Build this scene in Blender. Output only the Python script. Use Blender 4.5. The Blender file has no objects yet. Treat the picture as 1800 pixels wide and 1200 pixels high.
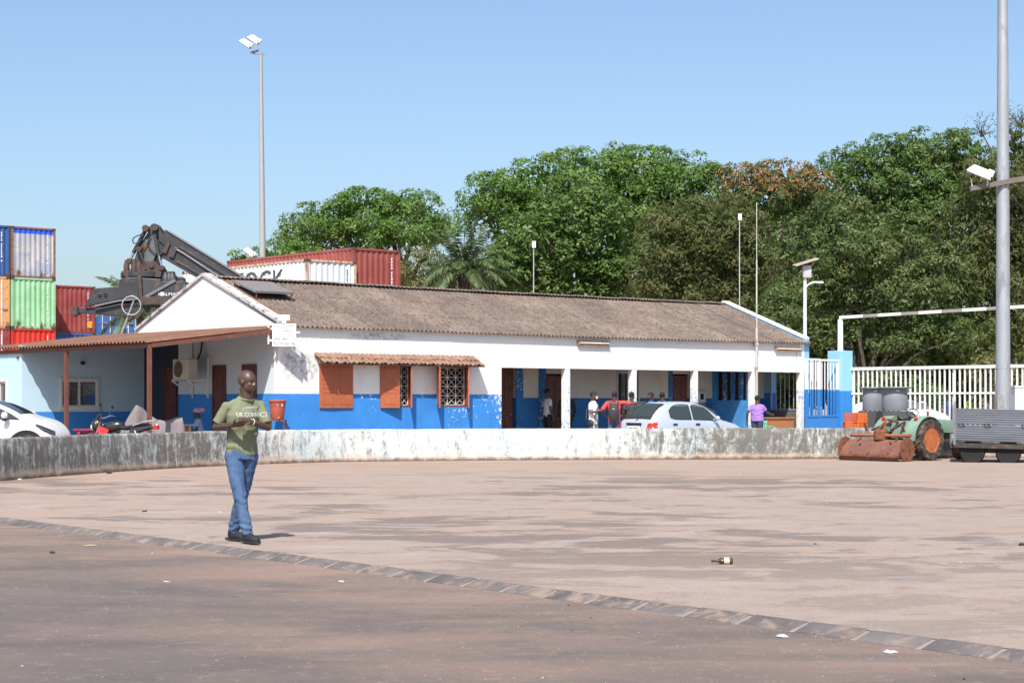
import bpy, math, random
import numpy as np
from mathutils import Vector, Matrix, noise
from mathutils.bvhtree import BVHTree
V = Vector
R = math.radians
random.seed(7)
rng = np.random.default_rng(7)
scn = bpy.context.scene
COL = scn.collection

# ---------------------------------------------------------------- camera, sky, sun, exposure
EYE = 1.45
FPX = 3200.0
cam_d = bpy.data.cameras.new('camera'); cam = bpy.data.objects.new('camera', cam_d); COL.objects.link(cam)
cam.location = (0, 0, EYE); cam.rotation_euler = (R(90), 0, 0)
cam_d.sensor_width = 36; cam_d.lens = 64; cam_d.shift_y = 106 / 1800; cam_d.clip_end = 3000; cam_d.clip_start = .1
scn.camera = cam
SUN_EL, SUN_AZ = R(51), R(187)            # azimuth clockwise from +Y
sunv = V((math.sin(SUN_AZ) * math.cos(SUN_EL), math.cos(SUN_AZ) * math.cos(SUN_EL), math.sin(SUN_EL)))
world = bpy.data.worlds.new('World'); scn.world = world; world.use_nodes = True
wn = world.node_tree; wn.nodes.clear()
sky = wn.nodes.new('ShaderNodeTexSky'); sky.sky_type = 'NISHITA'; sky.sun_disc = False
sky.sun_elevation = SUN_EL; sky.sun_rotation = SUN_AZ; sky.altitude = 0; sky.air_density = 1.0; sky.dust_density = 1.9; sky.ozone_density = 4.0
bg = wn.nodes.new('ShaderNodeBackground'); bg.inputs[1].default_value = 0.124
wo = wn.nodes.new('ShaderNodeOutputWorld')
wn.links.new(sky.outputs[0], bg.inputs[0]); wn.links.new(bg.outputs[0], wo.inputs[0])
sl = bpy.data.lights.new('sun', 'SUN'); sl.energy = 4.9; sl.angle = R(.55); sl.color = (1, .955, .89)
so = bpy.data.objects.new('sun', sl); COL.objects.link(so); so.rotation_euler = sunv.to_track_quat('Z', 'Y').to_euler(); so.location = (0, -20, 40)
scn.view_settings.view_transform = 'Standard'; scn.view_settings.look = 'None'; scn.view_settings.gamma = 1
scn.view_settings.exposure = 0.48
scn.view_settings.use_curve_mapping = False
scn.cycles.max_bounces = 8; scn.cycles.transparent_max_bounces = 8

def at(px, py, Y):
    """survey helper: bearing and elevation (read off the photograph) at a known distance -> metres"""
    return V(((px - 900) / FPX * Y, Y, EYE + (706 - py) / FPX * Y))

# ---------------------------------------------------------------- mesh helpers
class MB:
    def __init__(s): s.v = []; s.f = []
    def add(s, vs, fs, M=None):
        b = len(s.v)
        s.v += [tuple(M @ V(p)) if M else tuple(p) for p in vs]
        s.f += [tuple(b + i for i in f) for f in fs]
        return s
    def bx(s, x0, x1, y0, y1, z0, z1, M=None):
        return s.add([(x0,y0,z0),(x1,y0,z0),(x1,y1,z0),(x0,y1,z0),(x0,y0,z1),(x1,y0,z1),(x1,y1,z1),(x0,y1,z1)],
                     [(3,2,1,0),(4,5,6,7),(0,1,5,4),(1,2,6,5),(2,3,7,6),(3,0,4,7)], M)
    def box(s, c, d, M=None):
        return s.bx(c[0]-d[0]/2, c[0]+d[0]/2, c[1]-d[1]/2, c[1]+d[1]/2, c[2]-d[2]/2, c[2]+d[2]/2, M)
    def beam(s, p, q, w, h, up=(0,0,1)):
        p, q = V(p), V(q); t = (q - p).normalized(); sd = t.cross(V(up))
        if sd.length < 1e-4: sd = t.cross(V((0,1,0)))
        sd.normalize(); u = sd.cross(t)
        vs = [e + sd*a*w/2 + u*b*h/2 for e in (p, q) for a, b in ((-1,-1),(1,-1),(1,1),(-1,1))]
        return s.add(vs, [(3,2,1,0),(4,5,6,7),(0,1,5,4),(1,2,6,5),(2,3,7,6),(3,0,4,7)])
    def tube(s, pts, rad, n=10, side=None, cap=True):
        pts = [V(p) for p in pts]
        if not isinstance(rad, (list, tuple)): rad = [rad] * len(pts)
        vs, fs = [], []
        prev = V(side) if side is not None else None
        for i, p in enumerate(pts):
            t = pts[min(i+1, len(pts)-1)] - pts[max(i-1, 0)]
            if t.length < 1e-9: t = V((0,0,1))
            t.normalize()
            if prev is None:
                prev = t.cross(V((0,0,1)))
                if prev.length < 1e-3: prev = t.cross(V((0,1,0)))
            a = prev - t * prev.dot(t)
            if a.length < 1e-4: a = t.orthogonal()
            a.normalize(); b = t.cross(a)
            if side is None: prev = a
            r = rad[i]; ra, rb = (r if isinstance(r, (tuple, list)) else (r, r))
            for k in range(n):
                w = 2*math.pi*k/n
                vs.append(p + a*math.cos(w)*ra + b*math.sin(w)*rb)
        for i in range(len(pts)-1):
            for k in range(n):
                k2 = (k+1) % n
                fs.append((i*n+k, i*n+k2, (i+1)*n+k2, (i+1)*n+k))
        if cap:
            fs.append(tuple(range(n-1, -1, -1))); fs.append(tuple((len(pts)-1)*n+k for k in range(n)))
        return s.add(vs, fs)
    def ell(s, c, r, M3=None, n=14, m=9):
        vs, fs = [], []
        c = V(c)
        for i in range(m+1):
            ph = math.pi*i/m
            for k in range(n):
                w = 2*math.pi*k/n
                p = V((r[0]*math.sin(ph)*math.cos(w), r[1]*math.sin(ph)*math.sin(w), r[2]*math.cos(ph)))
                vs.append(c + (M3 @ p if M3 else p))
        for i in range(m):
            for k in range(n):
                k2 = (k+1) % n
                fs.append((i*n+k, (i+1)*n+k, (i+1)*n+k2, i*n+k2))
        return s.add(vs, fs)
    def lathe(s, prof, n=24, M=None):
        vs, fs = [], []
        for r, z in prof:
            for k in range(n):
                w = 2*math.pi*k/n; vs.append((r*math.cos(w), r*math.sin(w), z))
        for i in range(len(prof)-1):
            for k in range(n):
                k2 = (k+1) % n; fs.append((i*n+k, i*n+k2, (i+1)*n+k2, (i+1)*n+k))
        if prof[0][0] > 1e-5: fs.append(tuple(range(n-1,-1,-1)))
        if prof[-1][0] > 1e-5: fs.append(tuple((len(prof)-1)*n+k for k in range(n)))
        return s.add(vs, fs, M)
    def prism(s, poly, y0, y1, M=None):
        """polygon in x,z (counter-clockwise seen from -y) extruded from y0 to y1"""
        n = len(poly)
        vs = [(x, y0, z) for x, z in poly] + [(x, y1, z) for x, z in poly]
        fs = [tuple(range(n)), tuple(range(2*n-1, n-1, -1))] + [((i+1) % n, i, n+i, n+(i+1) % n) for i in range(n)]
        return s.add(vs, fs, M)
    def grid(s, P, M=None, closed=False):
        """P: rows of points"""
        nr, nc = len(P), len(P[0]); vs = [p for r in P for p in r]; fs = []
        for i in range(nr-1):
            for j in range(nc if closed else nc-1):
                j2 = (j+1) % nc
                fs.append((i*nc+j, i*nc+j2, (i+1)*nc+j2, (i+1)*nc+j))
        return s.add(vs, fs, M)
    def mesh(s, name, smooth=None):
        me = bpy.data.meshes.new(name); me.from_pydata(s.v, [], s.f); me.update()
        if smooth:
            me.polygons.foreach_set('use_smooth', [True]*len(me.polygons)); me.set_sharp_from_angle(angle=R(smooth))
        return me
    def build(s, name, mat, parent=None, smooth=None, bevel=0, loc=None, rz=0):
        return link(name, s.mesh(name, smooth), mat, parent, bevel, loc, rz)

def link(name, me, mat, parent=None, bevel=0, loc=None, rz=0):
    o = bpy.data.objects.new(name, me); COL.objects.link(o)
    if mat is not None and not me.materials: me.materials.append(mat)
    if parent: o.parent = parent
    if loc is not None: o.location = loc
    if rz: o.rotation_euler.z = rz
    if bevel:
        b = o.modifiers.new('bevel', 'BEVEL'); b.width = bevel; b.segments = 2; b.limit_method = 'ANGLE'; b.angle_limit = R(40)
    return o
def tag(o, label=None, cat=None, group=None, kind=None):
    if label: o['label'] = label
    if cat: o['category'] = cat
    if group: o['group'] = group
    if kind: o['kind'] = kind
    return o
def thing(name, label, cat, loc=(0,0,0), rz=0, group=None):
    o = bpy.data.objects.new(name, None); COL.objects.link(o); o.location = loc; o.rotation_euler = (0,0,rz); o.empty_display_size = .2
    return tag(o, label, cat, group)
def copy_tree(o, parent=None):
    c = o.copy(); COL.objects.link(c); c.parent = parent
    for ch in list(o.children): copy_tree(ch, c)
    return c

# ---------------------------------------------------------------- materials
def nd(nt, t, ins=None, **kw):
    n = nt.nodes.new(t)
    for k, v in kw.items(): setattr(n, k, v)
    for k, v in (ins or {}).items():
        if hasattr(v, 'is_output'): nt.links.new(v, n.inputs[k])
        else: n.inputs[k].default_value = v
    return n
def c4(c): return (c[0], c[1], c[2], 1)
def mixc(nt, f, a, b, mode='MIX'):
    n = nt.nodes.new('ShaderNodeMix'); n.data_type = 'RGBA'; n.blend_type = mode; n.clamp_factor = True
    for i, v in ((0, f), (6, a), (7, b)):
        if hasattr(v, 'is_output'): nt.links.new(v, n.inputs[i])
        else: n.inputs[i].default_value = c4(v) if i else v
    return n.outputs[2]
def mr(nt, v, a, b, lo=0., hi=1.):
    return nd(nt, 'ShaderNodeMapRange', {0: v, 1: a, 2: b, 3: lo, 4: hi}).outputs[0]
def mth(nt, op, a, b=0., c=0.):
    return nd(nt, 'ShaderNodeMath', {0: a, 1: b, 2: c}, operation=op).outputs[0]
def coords(nt, scale=(1,1,1), rot=(0,0,0), rand=False, kind=3):
    tc = nd(nt, 'ShaderNodeTexCoord').outputs[kind]
    if rand:
        oi = nd(nt, 'ShaderNodeObjectInfo')
        tc = nd(nt, 'ShaderNodeVectorMath', {0: tc, 1: nd(nt, 'ShaderNodeVectorMath', {0: (37., 91., 53.), 'Scale': oi.outputs['Random']}, operation='SCALE').outputs[0]}).outputs[0]
    return nd(nt, 'ShaderNodeMapping', {0: tc, 2: rot, 3: scale}).outputs[0]
def nz(nt, vec, scale, detail=4, rough=.55, dist=0.):
    return nd(nt, 'ShaderNodeTexNoise', {'Vector': vec, 'Scale': scale, 'Detail': detail, 'Roughness': rough, 'Distortion': dist}).outputs[0]
def base(name):
    m = bpy.data.materials.new(name); m.use_nodes = True; nt = m.node_tree
    return m, nt, nt.nodes['Principled BSDF']
def finish(nt, p, col, rough, bump=None, bd=.01):
    for k, v in ((0, col), (2, rough)):
        if hasattr(v, 'is_output'): nt.links.new(v, p.inputs[k])
        else: p.inputs[k].default_value = c4(v) if k == 0 else v
    if bump is not None:
        b = nd(nt, 'ShaderNodeBump', {'Height': bump, 'Distance': bd, 'Strength': 1.})
        nt.links.new(b.outputs[0], p.inputs['Normal'])
_mc = {}
def M(name, col, rough=.6, metal=0., var=.18, scale=4., dirt=None, damt=.5, dscale=6., bump=0., bscale=60., stretch=(1,1,1), spec=.5, objvar=.0):
    """general surface: base colour with soft variation, patches of dirt/rust, fine relief"""
    if name in _mc: return _mc[name]
    m, nt, p = base(name)
    vec = coords(nt, stretch, rand=True)
    a = nz(nt, vec, scale, 5, .6)
    f = mr(nt, a, .3, .7, 1-var, 1+var)
    col1 = nd(nt, 'ShaderNodeVectorMath', {0: col, 'Scale': f}, operation='SCALE').outputs[0]
    if objvar:
        oi = nd(nt, 'ShaderNodeObjectInfo').outputs['Random']
        col1 = nd(nt, 'ShaderNodeVectorMath', {0: col1, 'Scale': mr(nt, oi, 0., 1., 1-objvar, 1+objvar)}, operation='SCALE').outputs[0]
    r = rough
    if dirt:
        d = nz(nt, vec, dscale, 8, .68, .4)
        k = mr(nt, d, .62-damt*.3, .72-damt*.22, 0., 1.)
        col1 = mixc(nt, k, col1, dirt)
        r = mr(nt, k, 0., 1., rough, min(1., rough+.3))
    bm = nz(nt, vec, bscale, 4, .6) if bump else None
    finish(nt, p, col1, r, bm, bump)
    p.inputs['Metallic'].default_value = metal
    p.inputs['Specular IOR Level'].default_value = spec
    _mc[name] = m
    return m
def paint_wall(name, top, bot, zs, ragged=.02, flake=.5, stain=.3, stain_col=(.36,.34,.31), grime=(.12,.11,.1), dirty_top=0., below=None, worn=None, mould=None):
    """two-tone limewash: dado colour below height zs, flaked so the undercoat shows, weather stains of their own shapes"""
    m, nt, p = base(name)
    vec = coords(nt)
    z = nd(nt, 'ShaderNodeSeparateXYZ', {0: vec}).outputs[2]
    e = nz(nt, vec, 7, 5, .6)
    edge = mth(nt, 'ADD', z, mth(nt, 'MULTIPLY', mth(nt, 'SUBTRACT', e, .5), ragged*2))
    isb = mth(nt, 'LESS_THAN', edge, zs)
    soft = nz(nt, vec, 1.3, 6, .6); soft2 = nz(nt, coords(nt, (1.6,1.6,.5)), 1.1, 7, .7, .5)
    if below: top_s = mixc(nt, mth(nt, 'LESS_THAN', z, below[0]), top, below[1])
    else: top_s = top
    white = mixc(nt, mr(nt, soft2, .52, .85, 0., stain), top_s, stain_col)
    fl = nz(nt, vec, 11, 9, .74, .5); reg = nz(nt, vec, 1.1, 3, .5)
    near = mr(nt, z, zs-.9, zs+.05, .0, .05)
    xx = nd(nt, 'ShaderNodeSeparateXYZ', {0: vec}).outputs[0]
    if worn: near = mth(nt, 'ADD', near, mr(nt, xx, worn[0], worn[1], 0., worn[2]))
    flk = mth(nt, 'GREATER_THAN', mth(nt, 'ADD', mth(nt, 'ADD', fl, near), mth(nt, 'MULTIPLY', mth(nt, 'SUBTRACT', reg, .5), .35)), .80-.14*flake)
    botv = nd(nt, 'ShaderNodeVectorMath', {0: bot, 'Scale': mr(nt, soft, .3, .7, .9, 1.12)}, operation='SCALE').outputs[0]
    blue = mixc(nt, flk, botv, [c*.95 for c in top])
    col = mixc(nt, isb, white, blue)
    g = nz(nt, coords(nt, (1.3,1.3,.9)), 1.5, 10, .74, .5)
    col = mixc(nt, mr(nt, g, .64-.05*dirty_top, .80-.05*dirty_top, 0., .55+.3*dirty_top), col, grime)
    if mould:
        for cx, cz, rx, rz in mould:
            dx = mth(nt, 'DIVIDE', mth(nt, 'SUBTRACT', xx, cx), rx); dz = mth(nt, 'DIVIDE', mth(nt, 'SUBTRACT', z, cz), rz)
            dd = mth(nt, 'ADD', mth(nt, 'MULTIPLY', dx, dx), mth(nt, 'MULTIPLY', dz, dz))
            mk = mth(nt, 'MULTIPLY', mr(nt, dd, 1., 0., 0., 1.), mr(nt, nz(nt, vec, 7, 9, .75, .6), .40, .62, 0., .9))
            col = mixc(nt, mk, col, (.13,.125,.12))
    finish(nt, p, col, .78, nz(nt, vec, 45, 5, .6), .006)
    p.inputs['Specular IOR Level'].default_value = .25
    return m
def glass(name, col=(.02,.025,.03), rough=.04):
    m, nt, p = base(name); p.inputs[0].default_value = c4(col); p.inputs[2].default_value = rough; p.inputs['Specular IOR Level'].default_value = .6
    return m

WHITE = (.80,.80,.78); BLUE = (.042,.225,.60); LBLUE = (.40,.60,.74)
m_front = paint_wall('facade paint', WHITE, BLUE, 1.66, .010, .8, .32, worn=(4.6,7.5,.075), mould=[(.42,2.45,.42,.62),(.95,2.35,.4,.5),(3.2,3.2,1.2,.12)])
m_gable = paint_wall('gable paint and porch shade', (.78,.79,.79), BLUE, 1.66, .004, .2, .25, dirty_top=.0, below=(3.34,(.56,.62,.66)))  # blue-grey below the lean-to: the porch's shade is put into the wall colour
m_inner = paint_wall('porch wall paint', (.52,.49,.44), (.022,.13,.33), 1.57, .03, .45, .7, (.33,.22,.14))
m_column = paint_wall('column paint', (.74,.73,.70), (.13,.34,.55), 1.86, .10, 2.5, .5, (.45,.42,.36))
m_annex = paint_wall('annex paint', (.46,.63,.74), BLUE, 1.18, .004, .0, .25, (.34,.46,.54))
m_end = paint_wall('end wall paint', (.24,.50,.72), (.035,.20,.54), 1.75, .004, .05, .12, (.3,.5,.62))
m_post2 = paint_wall('gate pillar paint', (.265,.54,.76), (.035,.21,.55), 1.82, .003, .0, .06, (.3,.6,.8), (.2,.4,.55))
m_shutter = M('terracotta shutter paint', (.40,.115,.05), .5, var=.12, scale=5, dirt=(.25,.08,.04), damt=.1)
m_maroon = M('maroon door paint', (.11,.028,.02), .5, var=.2, dirt=(.04,.02,.015), damt=.3)
m_dark = M('dark interior', (.015,.015,.016), .9)
m_black = M('black rubber', (.018,.018,.019), .75, var=.3)
m_steelw = M('white painted steel', (.74,.74,.72), .45, var=.08, dirt=(.4,.3,.22), damt=.02, dscale=14)
m_galv = M('galvanised steel', (.36,.38,.40), .5, .35, var=.14, scale=3, stretch=(1,1,.25), dirt=(.26,.27,.28), damt=.35, dscale=3)
m_rust = M('rusted steel', (.20,.075,.035), .85, var=.35, scale=9, dirt=(.09,.035,.02), damt=.45, dscale=14, bump=.004)
m_brownpaint = M('brown painted steel', (.15,.055,.038), .6, var=.15, dirt=(.2,.1,.06), damt=.15)
m_glass = glass('window glass')
m_asb = None
def roof_mat(name, col, dark, light, amt):
    m, nt, p = base(name)
    vec = coords(nt, rand=True); wv = coords(nt, kind=3)
    geo = nd(nt, 'ShaderNodeNewGeometry').outputs['Position']
    big = nz(nt, nd(nt, 'ShaderNodeMapping', {0: geo, 3: (.6,.6,.6)}).outputs[0], .8, 6, .65)
    fine = nz(nt, vec, 26, 8, .7); mid = nz(nt, vec, 5, 6, .7, .6)
    oi = nd(nt, 'ShaderNodeObjectInfo').outputs['Random']
    c = mixc(nt, mr(nt, big, .35, .68), col, light)
    c = mixc(nt, mr(nt, mid, .42, .68, 0., amt), c, dark)
    c = mixc(nt, mr(nt, fine, .45, .7, 0., amt), c, [x*.6 for x in dark])
    c = nd(nt, 'ShaderNodeVectorMath', {0: c, 'Scale': mr(nt, oi, 0., 1., .88, 1.1)}, operation='SCALE').outputs[0]
    finish(nt, p, c, .92, fine, .008); p.inputs['Specular IOR Level'].default_value = .2
    return m
m_asb = roof_mat('weathered fibre cement', (.172,.132,.110), (.078,.060,.052), (.27,.212,.172), .8)
m_tin = roof_mat('rusted tin roofing', (.20,.10,.065), (.12,.06,.045), (.24,.135,.09), .5)
m_tile = roof_mat('fired clay tile', (.29,.165,.11), (.13,.08,.06), (.36,.23,.16), .8)
# ---------------------------------------------------------------- ground, road, kerb
KD = V((.6100, -.7924, 0)); KN = V((.7924, .6100, 0)); K0 = V((-6.33, 22.5, 0))    # kerb line
def kp(s, t, z): return K0 + KD*s + KN*t + V((0,0,z))
def ground_mat(name, lay):
    m, nt, p = base(name)
    geo = nd(nt, 'ShaderNodeNewGeometry').outputs['Position']
    def mp(s, r=0): return nd(nt, 'ShaderNodeMapping', {0: geo, 2: (0,0,r), 3: s}).outputs[0]
    a = nz(nt, mp((1,1,1)), .16, 4, .6); b = nz(nt, mp((.58,1,1), .12), .80, 12, .76, .35); c = nz(nt, mp((1,1,1)), 1.9, 8, .7, .4)
    f = nz(nt, mp((1,1,1)), 38, 5, .75); g = nz(nt, mp((1,1,1)), 9, 6, .7)
    if lay == 'lot':
        yy = nd(nt, 'ShaderNodeSeparateXYZ', {0: geo}).outputs
        red = mr(nt, yy[1], 26., 42., 0., .35)
        red = mth(nt, 'ADD', red, mr(nt, yy[0], -1., -8., 0., .3))
        sand = mixc(nt, mth(nt, 'ADD', mr(nt, a, .35, .65, 0., .55), red), (.338,.270,.226), (.40,.270,.192))
        sand = mixc(nt, mr(nt, c, .40, .66, 0., .6), sand, (.40,.33,.285))
        reg = mr(nt, nz(nt, mp((1,1,1)), .085, 3, .5), .40, .60, -.06, .07)
        mid = mth(nt, 'MULTIPLY', mr(nt, yy[1], 33., 39., 1., .25), mr(nt, yy[1], 14., 18., .45, 1.))
        pat = mr(nt, mth(nt, 'ADD', b, reg), .520, .555, 0., .76)
        col = mixc(nt, mth(nt, 'MULTIPLY', pat, mid), sand, (.165,.128,.107))
        b2 = nz(nt, mp((.5,1.15,1), -.1), 1.9, 10, .72, .5)
        col = mixc(nt, mth(nt, 'MULTIPLY', mr(nt, b2, .54, .62, 0., .5), mid), col, (.185,.15,.135))
        b3 = nz(nt, mp((.42,1.2,1), .05), 1.2, 10, .74, .5)
        col = mixc(nt, mth(nt, 'MULTIPLY', mr(nt, b3, .56, .64, 0., .6), mid), col, (.43,.385,.36))
        rough = mr(nt, pat, 0., 1., .9, .7)
    else:
        dust = mr(nt, a, .40, .60, 0., 1.)
        s = nd(nt, 'ShaderNodeVectorMath', {0: geo, 1: (-.7924, -.61, 0)}, operation='DOT_PRODUCT').outputs['Value']   # distance from the kerb
        s = mth(nt, 'ADD', s, 7.7 + .99)
        kd = mr(nt, s, .1, 4.2, .95, .0)
        dk = nz(nt, mp((.35,1,1), -.35), .55, 6, .6, .6)
        dust2 = mth(nt, 'MAXIMUM', mth(nt, 'MULTIPLY', dust, .75), kd)
        dust2 = mth(nt, 'MULTIPLY', dust2, mr(nt, dk, .40, .60, 1.1, .25))
        col = mixc(nt, dust2, (.118,.105,.099), (.295,.200,.152))
        col = mixc(nt, mr(nt, b, .5, .60, 0., .45), col, (.088,.079,.076))
        col = mixc(nt, mr(nt, c, .56, .7, 0., .4), col, (.21,.16,.13))
        rough = .88
    col = mixc(nt, mr(nt, f, .35, .7, 0., .42), col, [x*.5 for x in (.2,.16,.14)])
    col = mixc(nt, mr(nt, g, .55, .75, 0., .28), col, (.45,.36,.30))
    col = mixc(nt, mr(nt, nz(nt, mp((1,1,1)), 120, 2, .6), .62, .72, 0., .35), col, (.5,.43,.38))
    finish(nt, p, col, rough, mth(nt, 'ADD', f, mth(nt, 'MULTIPLY', c, 2.)), .006); p.inputs['Specular IOR Level'].default_value = .25
    return m
m_lot = ground_mat('dusty paved lot', 'lot'); m_road = ground_mat('dusty asphalt road', 'road')
def sheet(name, poly, mat):
    me = bpy.data.meshes.new(name); me.from_pydata([tuple(p) for p in poly], [], [tuple(range(len(poly)))]); me.update()
    return link(name, me, mat)
tag(sheet('ground', [(-1500,-400,-.4),(1500,-400,-.4),(1500,2500,-.4),(-1500,2500,-.4)], m_lot), kind='structure')
tag(sheet('paved_lot', [kp(-160,.15,0), kp(160,.15,0), kp(160,260,0), kp(-160,260,0)], m_lot), kind='structure')
tag(sheet('road', [kp(-160,-60,-.05), kp(160,-60,-.05), kp(160,.02,-.05), kp(-160,.02,-.05)], m_road), kind='structure')
m_kerb = M('dark kerb stone', (.118,.103,.097), .85, var=.25, scale=3, dirt=(.24,.18,.145), damt=.42, dscale=5, bump=.004, bscale=40, objvar=.18)
m_mort = M('sandy kerb joint', (.25,.20,.168), .95, var=.2, scale=9)
kb = MB()
kb.add([kp(-12,-.02,-.054), kp(30,-.02,-.054), kp(30,.155,-.004), kp(-12,.155,-.004), kp(30,.3,-.02), kp(-12,.3,-.02)], [(0,1,2,3),(3,2,4,5)])
kerb = tag(kb.build('kerb', m_mort), kind='structure')
blk = MB()
Lb = .485
prof = [(-.012,-.08),(-.006,-.047),(.03,-.035),(.10,-.0125),(.146,.0015),(.165,.003),(.172,-.05)]
pr = [[kp(s, t, z) - K0 for t, z in prof] for s in (0, Lb*.03, Lb*.5, Lb*.97, Lb)]
for k, t in enumerate(prof):
    for e in (0, 4): pr[e][k] = pr[e][k] - V((0,0,.006))
blk.grid(pr); n0 = len(prof)
blk.f += [tuple(range(n0)), tuple(4*n0 + i for i in range(n0-1, -1, -1))]
bme = blk.mesh('kerb_block', 30); bme.materials.append(m_kerb)
for i in range(44):
    s = -3.4 + i*.525
    o = link('kerb_block', bme, None, kerb, loc=K0 + KD*s + KN*random.uniform(-.006,.006) + V((0,0,random.uniform(0,.004))), rz=random.uniform(-.008,.008))

# ---------------------------------------------------------------- low boundary wall (curved)
wall_pts = [(-10.9,29.2),(-9.75,32.4),(-8.95,35.6),(-8.0,38.6),(-6.7,41.2),(-4.9,43.5),(-2.8,44.6),(1.42,45.5),(5.7,45.95),(8.4,46.5),(9.6,46.85),(12.5,47.3),(18,48.0)]
def catmull(P, n=8):
    P = [V(p) for p in P]; out = []
    for i in range(len(P)-1):
        a, b, c, d = P[max(i-1,0)], P[i], P[i+1], P[min(i+2,len(P)-1)]
        for k in range(n):
            t = k/n
            out.append(.5*((2*b)+(c-a)*t+(2*a-5*b+4*c-d)*t*t+(3*b-a-3*c+d)*t**3))
    out.append(P[-1]); return out
def wall_mat():
    m, nt, p = base('mould-stained limewash')
    vec = coords(nt)
    xyz = nd(nt, 'ShaderNodeSeparateXYZ', {0: vec}).outputs
    x, z = xyz[0], xyz[2]
    dirtL = mr(nt, x, -4.6, -7.2, 0., 1.); dirtR = mth(nt, 'MULTIPLY', mr(nt, x, 1.4, 5.2, 0., 1.), 1.0)
    dirt = mth(nt, 'MAXIMUM', dirtL, dirtR)
    var = nz(nt, coords(nt, (1,1,.4)), .55, 3, .5)
    dirt = mth(nt, 'ADD', mth(nt, 'MULTIPLY', mth(nt, 'SUBTRACT', dirt, .22), .15), mth(nt, 'MULTIPLY', mth(nt, 'SUBTRACT', var, .5), .16))
    st = nz(nt, coords(nt, (1,1,.26)), 6, 10, .76, .8); sp = nz(nt, vec, 6, 9, .75, .3); fine = nz(nt, vec, 30, 6, .75)
    v = mth(nt, 'ADD', mth(nt, 'ADD', mth(nt, 'MULTIPLY', st, .6), mth(nt, 'MULTIPLY', sp, .42)), dirt)
    mould = mr(nt, v, .50, .64, 0., 1.)
    c = mixc(nt, mr(nt, nz(nt, coords(nt, (1,1,.5)), .9, 5, .6), .4, .65), (.60,.60,.57), (.47,.54,.55))
    c = mixc(nt, mr(nt, st, .5, .68, 0., .5), c, (.40,.37,.33))
    c = mixc(nt, mth(nt, 'MULTIPLY', mould, .9), c, (.115,.105,.09))
    c = mixc(nt, mth(nt, 'MULTIPLY', mr(nt, fine, .56, .64, 0., .75), mr(nt, v, .45, .6, 0., 1.)), c, (.04,.038,.035))
    lo = mth(nt, 'ADD', z, mth(nt, 'MULTIPLY', nz(nt, vec, 1.6, 8, .7), -.42))
    c = mixc(nt, mr(nt, lo, -.02, -.14, 0., .75), c, (.52,.40,.31))
    lo2 = mth(nt, 'ADD', z, mth(nt, 'MULTIPLY', nz(nt, vec, 5, 7, .7), -.22))
    c = mixc(nt, mr(nt, lo2, -.01, -.09, 0., .9), c, (.10,.075,.055))
    finish(nt, p, c, .9, mth(nt, 'ADD', sp, mth(nt, 'MULTIPLY', fine, .5)), .02); p.inputs['Specular IOR Level'].default_value = .15
    return m
wp = catmull([(x,y,0) for x,y in wall_pts], 14)
rows = []
for i, p in enumerate(wp):
    t = (wp[min(i+1,len(wp)-1)] - wp[max(i-1,0)]).normalized(); n = V((t.y,-t.x,0))
    h = .785 + .012*noise.noise(p*.6) + .006*noise.noise(p*4)
    j = lambda k: .010*noise.noise(p*1.7+V((k*9,0,0)))
    pr_ = [(.135,-.05),(.128,.10),(.118,.40),(.112,h-.05),(.095,h-.012),(.06,h),(-.06,h),(-.095,h-.012),(-.112,h-.05),(-.13,-.05)]
    rows.append([p + n*(a+j(k)) + V((0,0,z+j(k+3)*.4)) for k,(a,z) in enumerate(pr_)])
lw = MB(); lw.grid(rows)
tag(lw.build('low_boundary_wall', wall_mat(), smooth=50), 'low curved limewashed wall with dark mould streaks in front of the building', 'wall')

# ---------------------------------------------------------------- office building (local x along the front, y into the building)
BA = math.atan2(.657, .755); B0 = V((-5.985, 46.6, 0))
bU = V((math.cos(BA), math.sin(BA), 0)); bV = V((-math.sin(BA), math.cos(BA), 0))
def bl(u, v, z=0.): return B0 + bU*u + bV*v + V((0,0,z))
bld = thing('office_building', 'long single-storey white and blue office with weathered corrugated roof and porch', 'building', B0, BA)
DEP, LEN, EAVE, RIDGE = 7.2, 21.0, 3.42, 4.78
def wall_holes(mb, a0, a1, z0, z1, t0, t1, holes, axis='x'):
    xs = sorted({a0,a1,*[h[0] for h in holes],*[h[1] for h in holes]}); zs = sorted({z0,z1,*[h[2] for h in holes],*[h[3] for h in holes]})
    for i in range(len(xs)-1):
        for k in range(len(zs)-1):
            cx, cz = (xs[i]+xs[i+1])/2, (zs[k]+zs[k+1])/2
            if any(h[0]<cx<h[1] and h[2]<cz<h[3] for h in holes): continue
            if axis == 'x': mb.bx(xs[i],xs[i+1],t0,t1,zs[k],zs[k+1])
            else: mb.bx(t0,t1,xs[i],xs[i+1],zs[k],zs[k+1])
WIN = [(1.27,2.33),(3.25,4.27),(5.23,6.25)]; WZ = (1.32,2.44)
fw = MB(); wall_holes(fw, 0, 7.54, -.1, EAVE-.045, 0, .2, [(a,b,*WZ) for a,b in WIN]); fw.bx(7.54, 20.75, 0, .2, 2.42, EAVE-.045)
fw.build('front_wall', m_front, bld)
COLS = [(10.0,10.2),(12.75,12.95),(15.46,15.65),(18.17,18.37),(20.55,20.75)]
for a, b in COLS: MB().bx(a,b,.004,.18,-.1,2.42).build('column', m_column, bld, bevel=.012)
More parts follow.
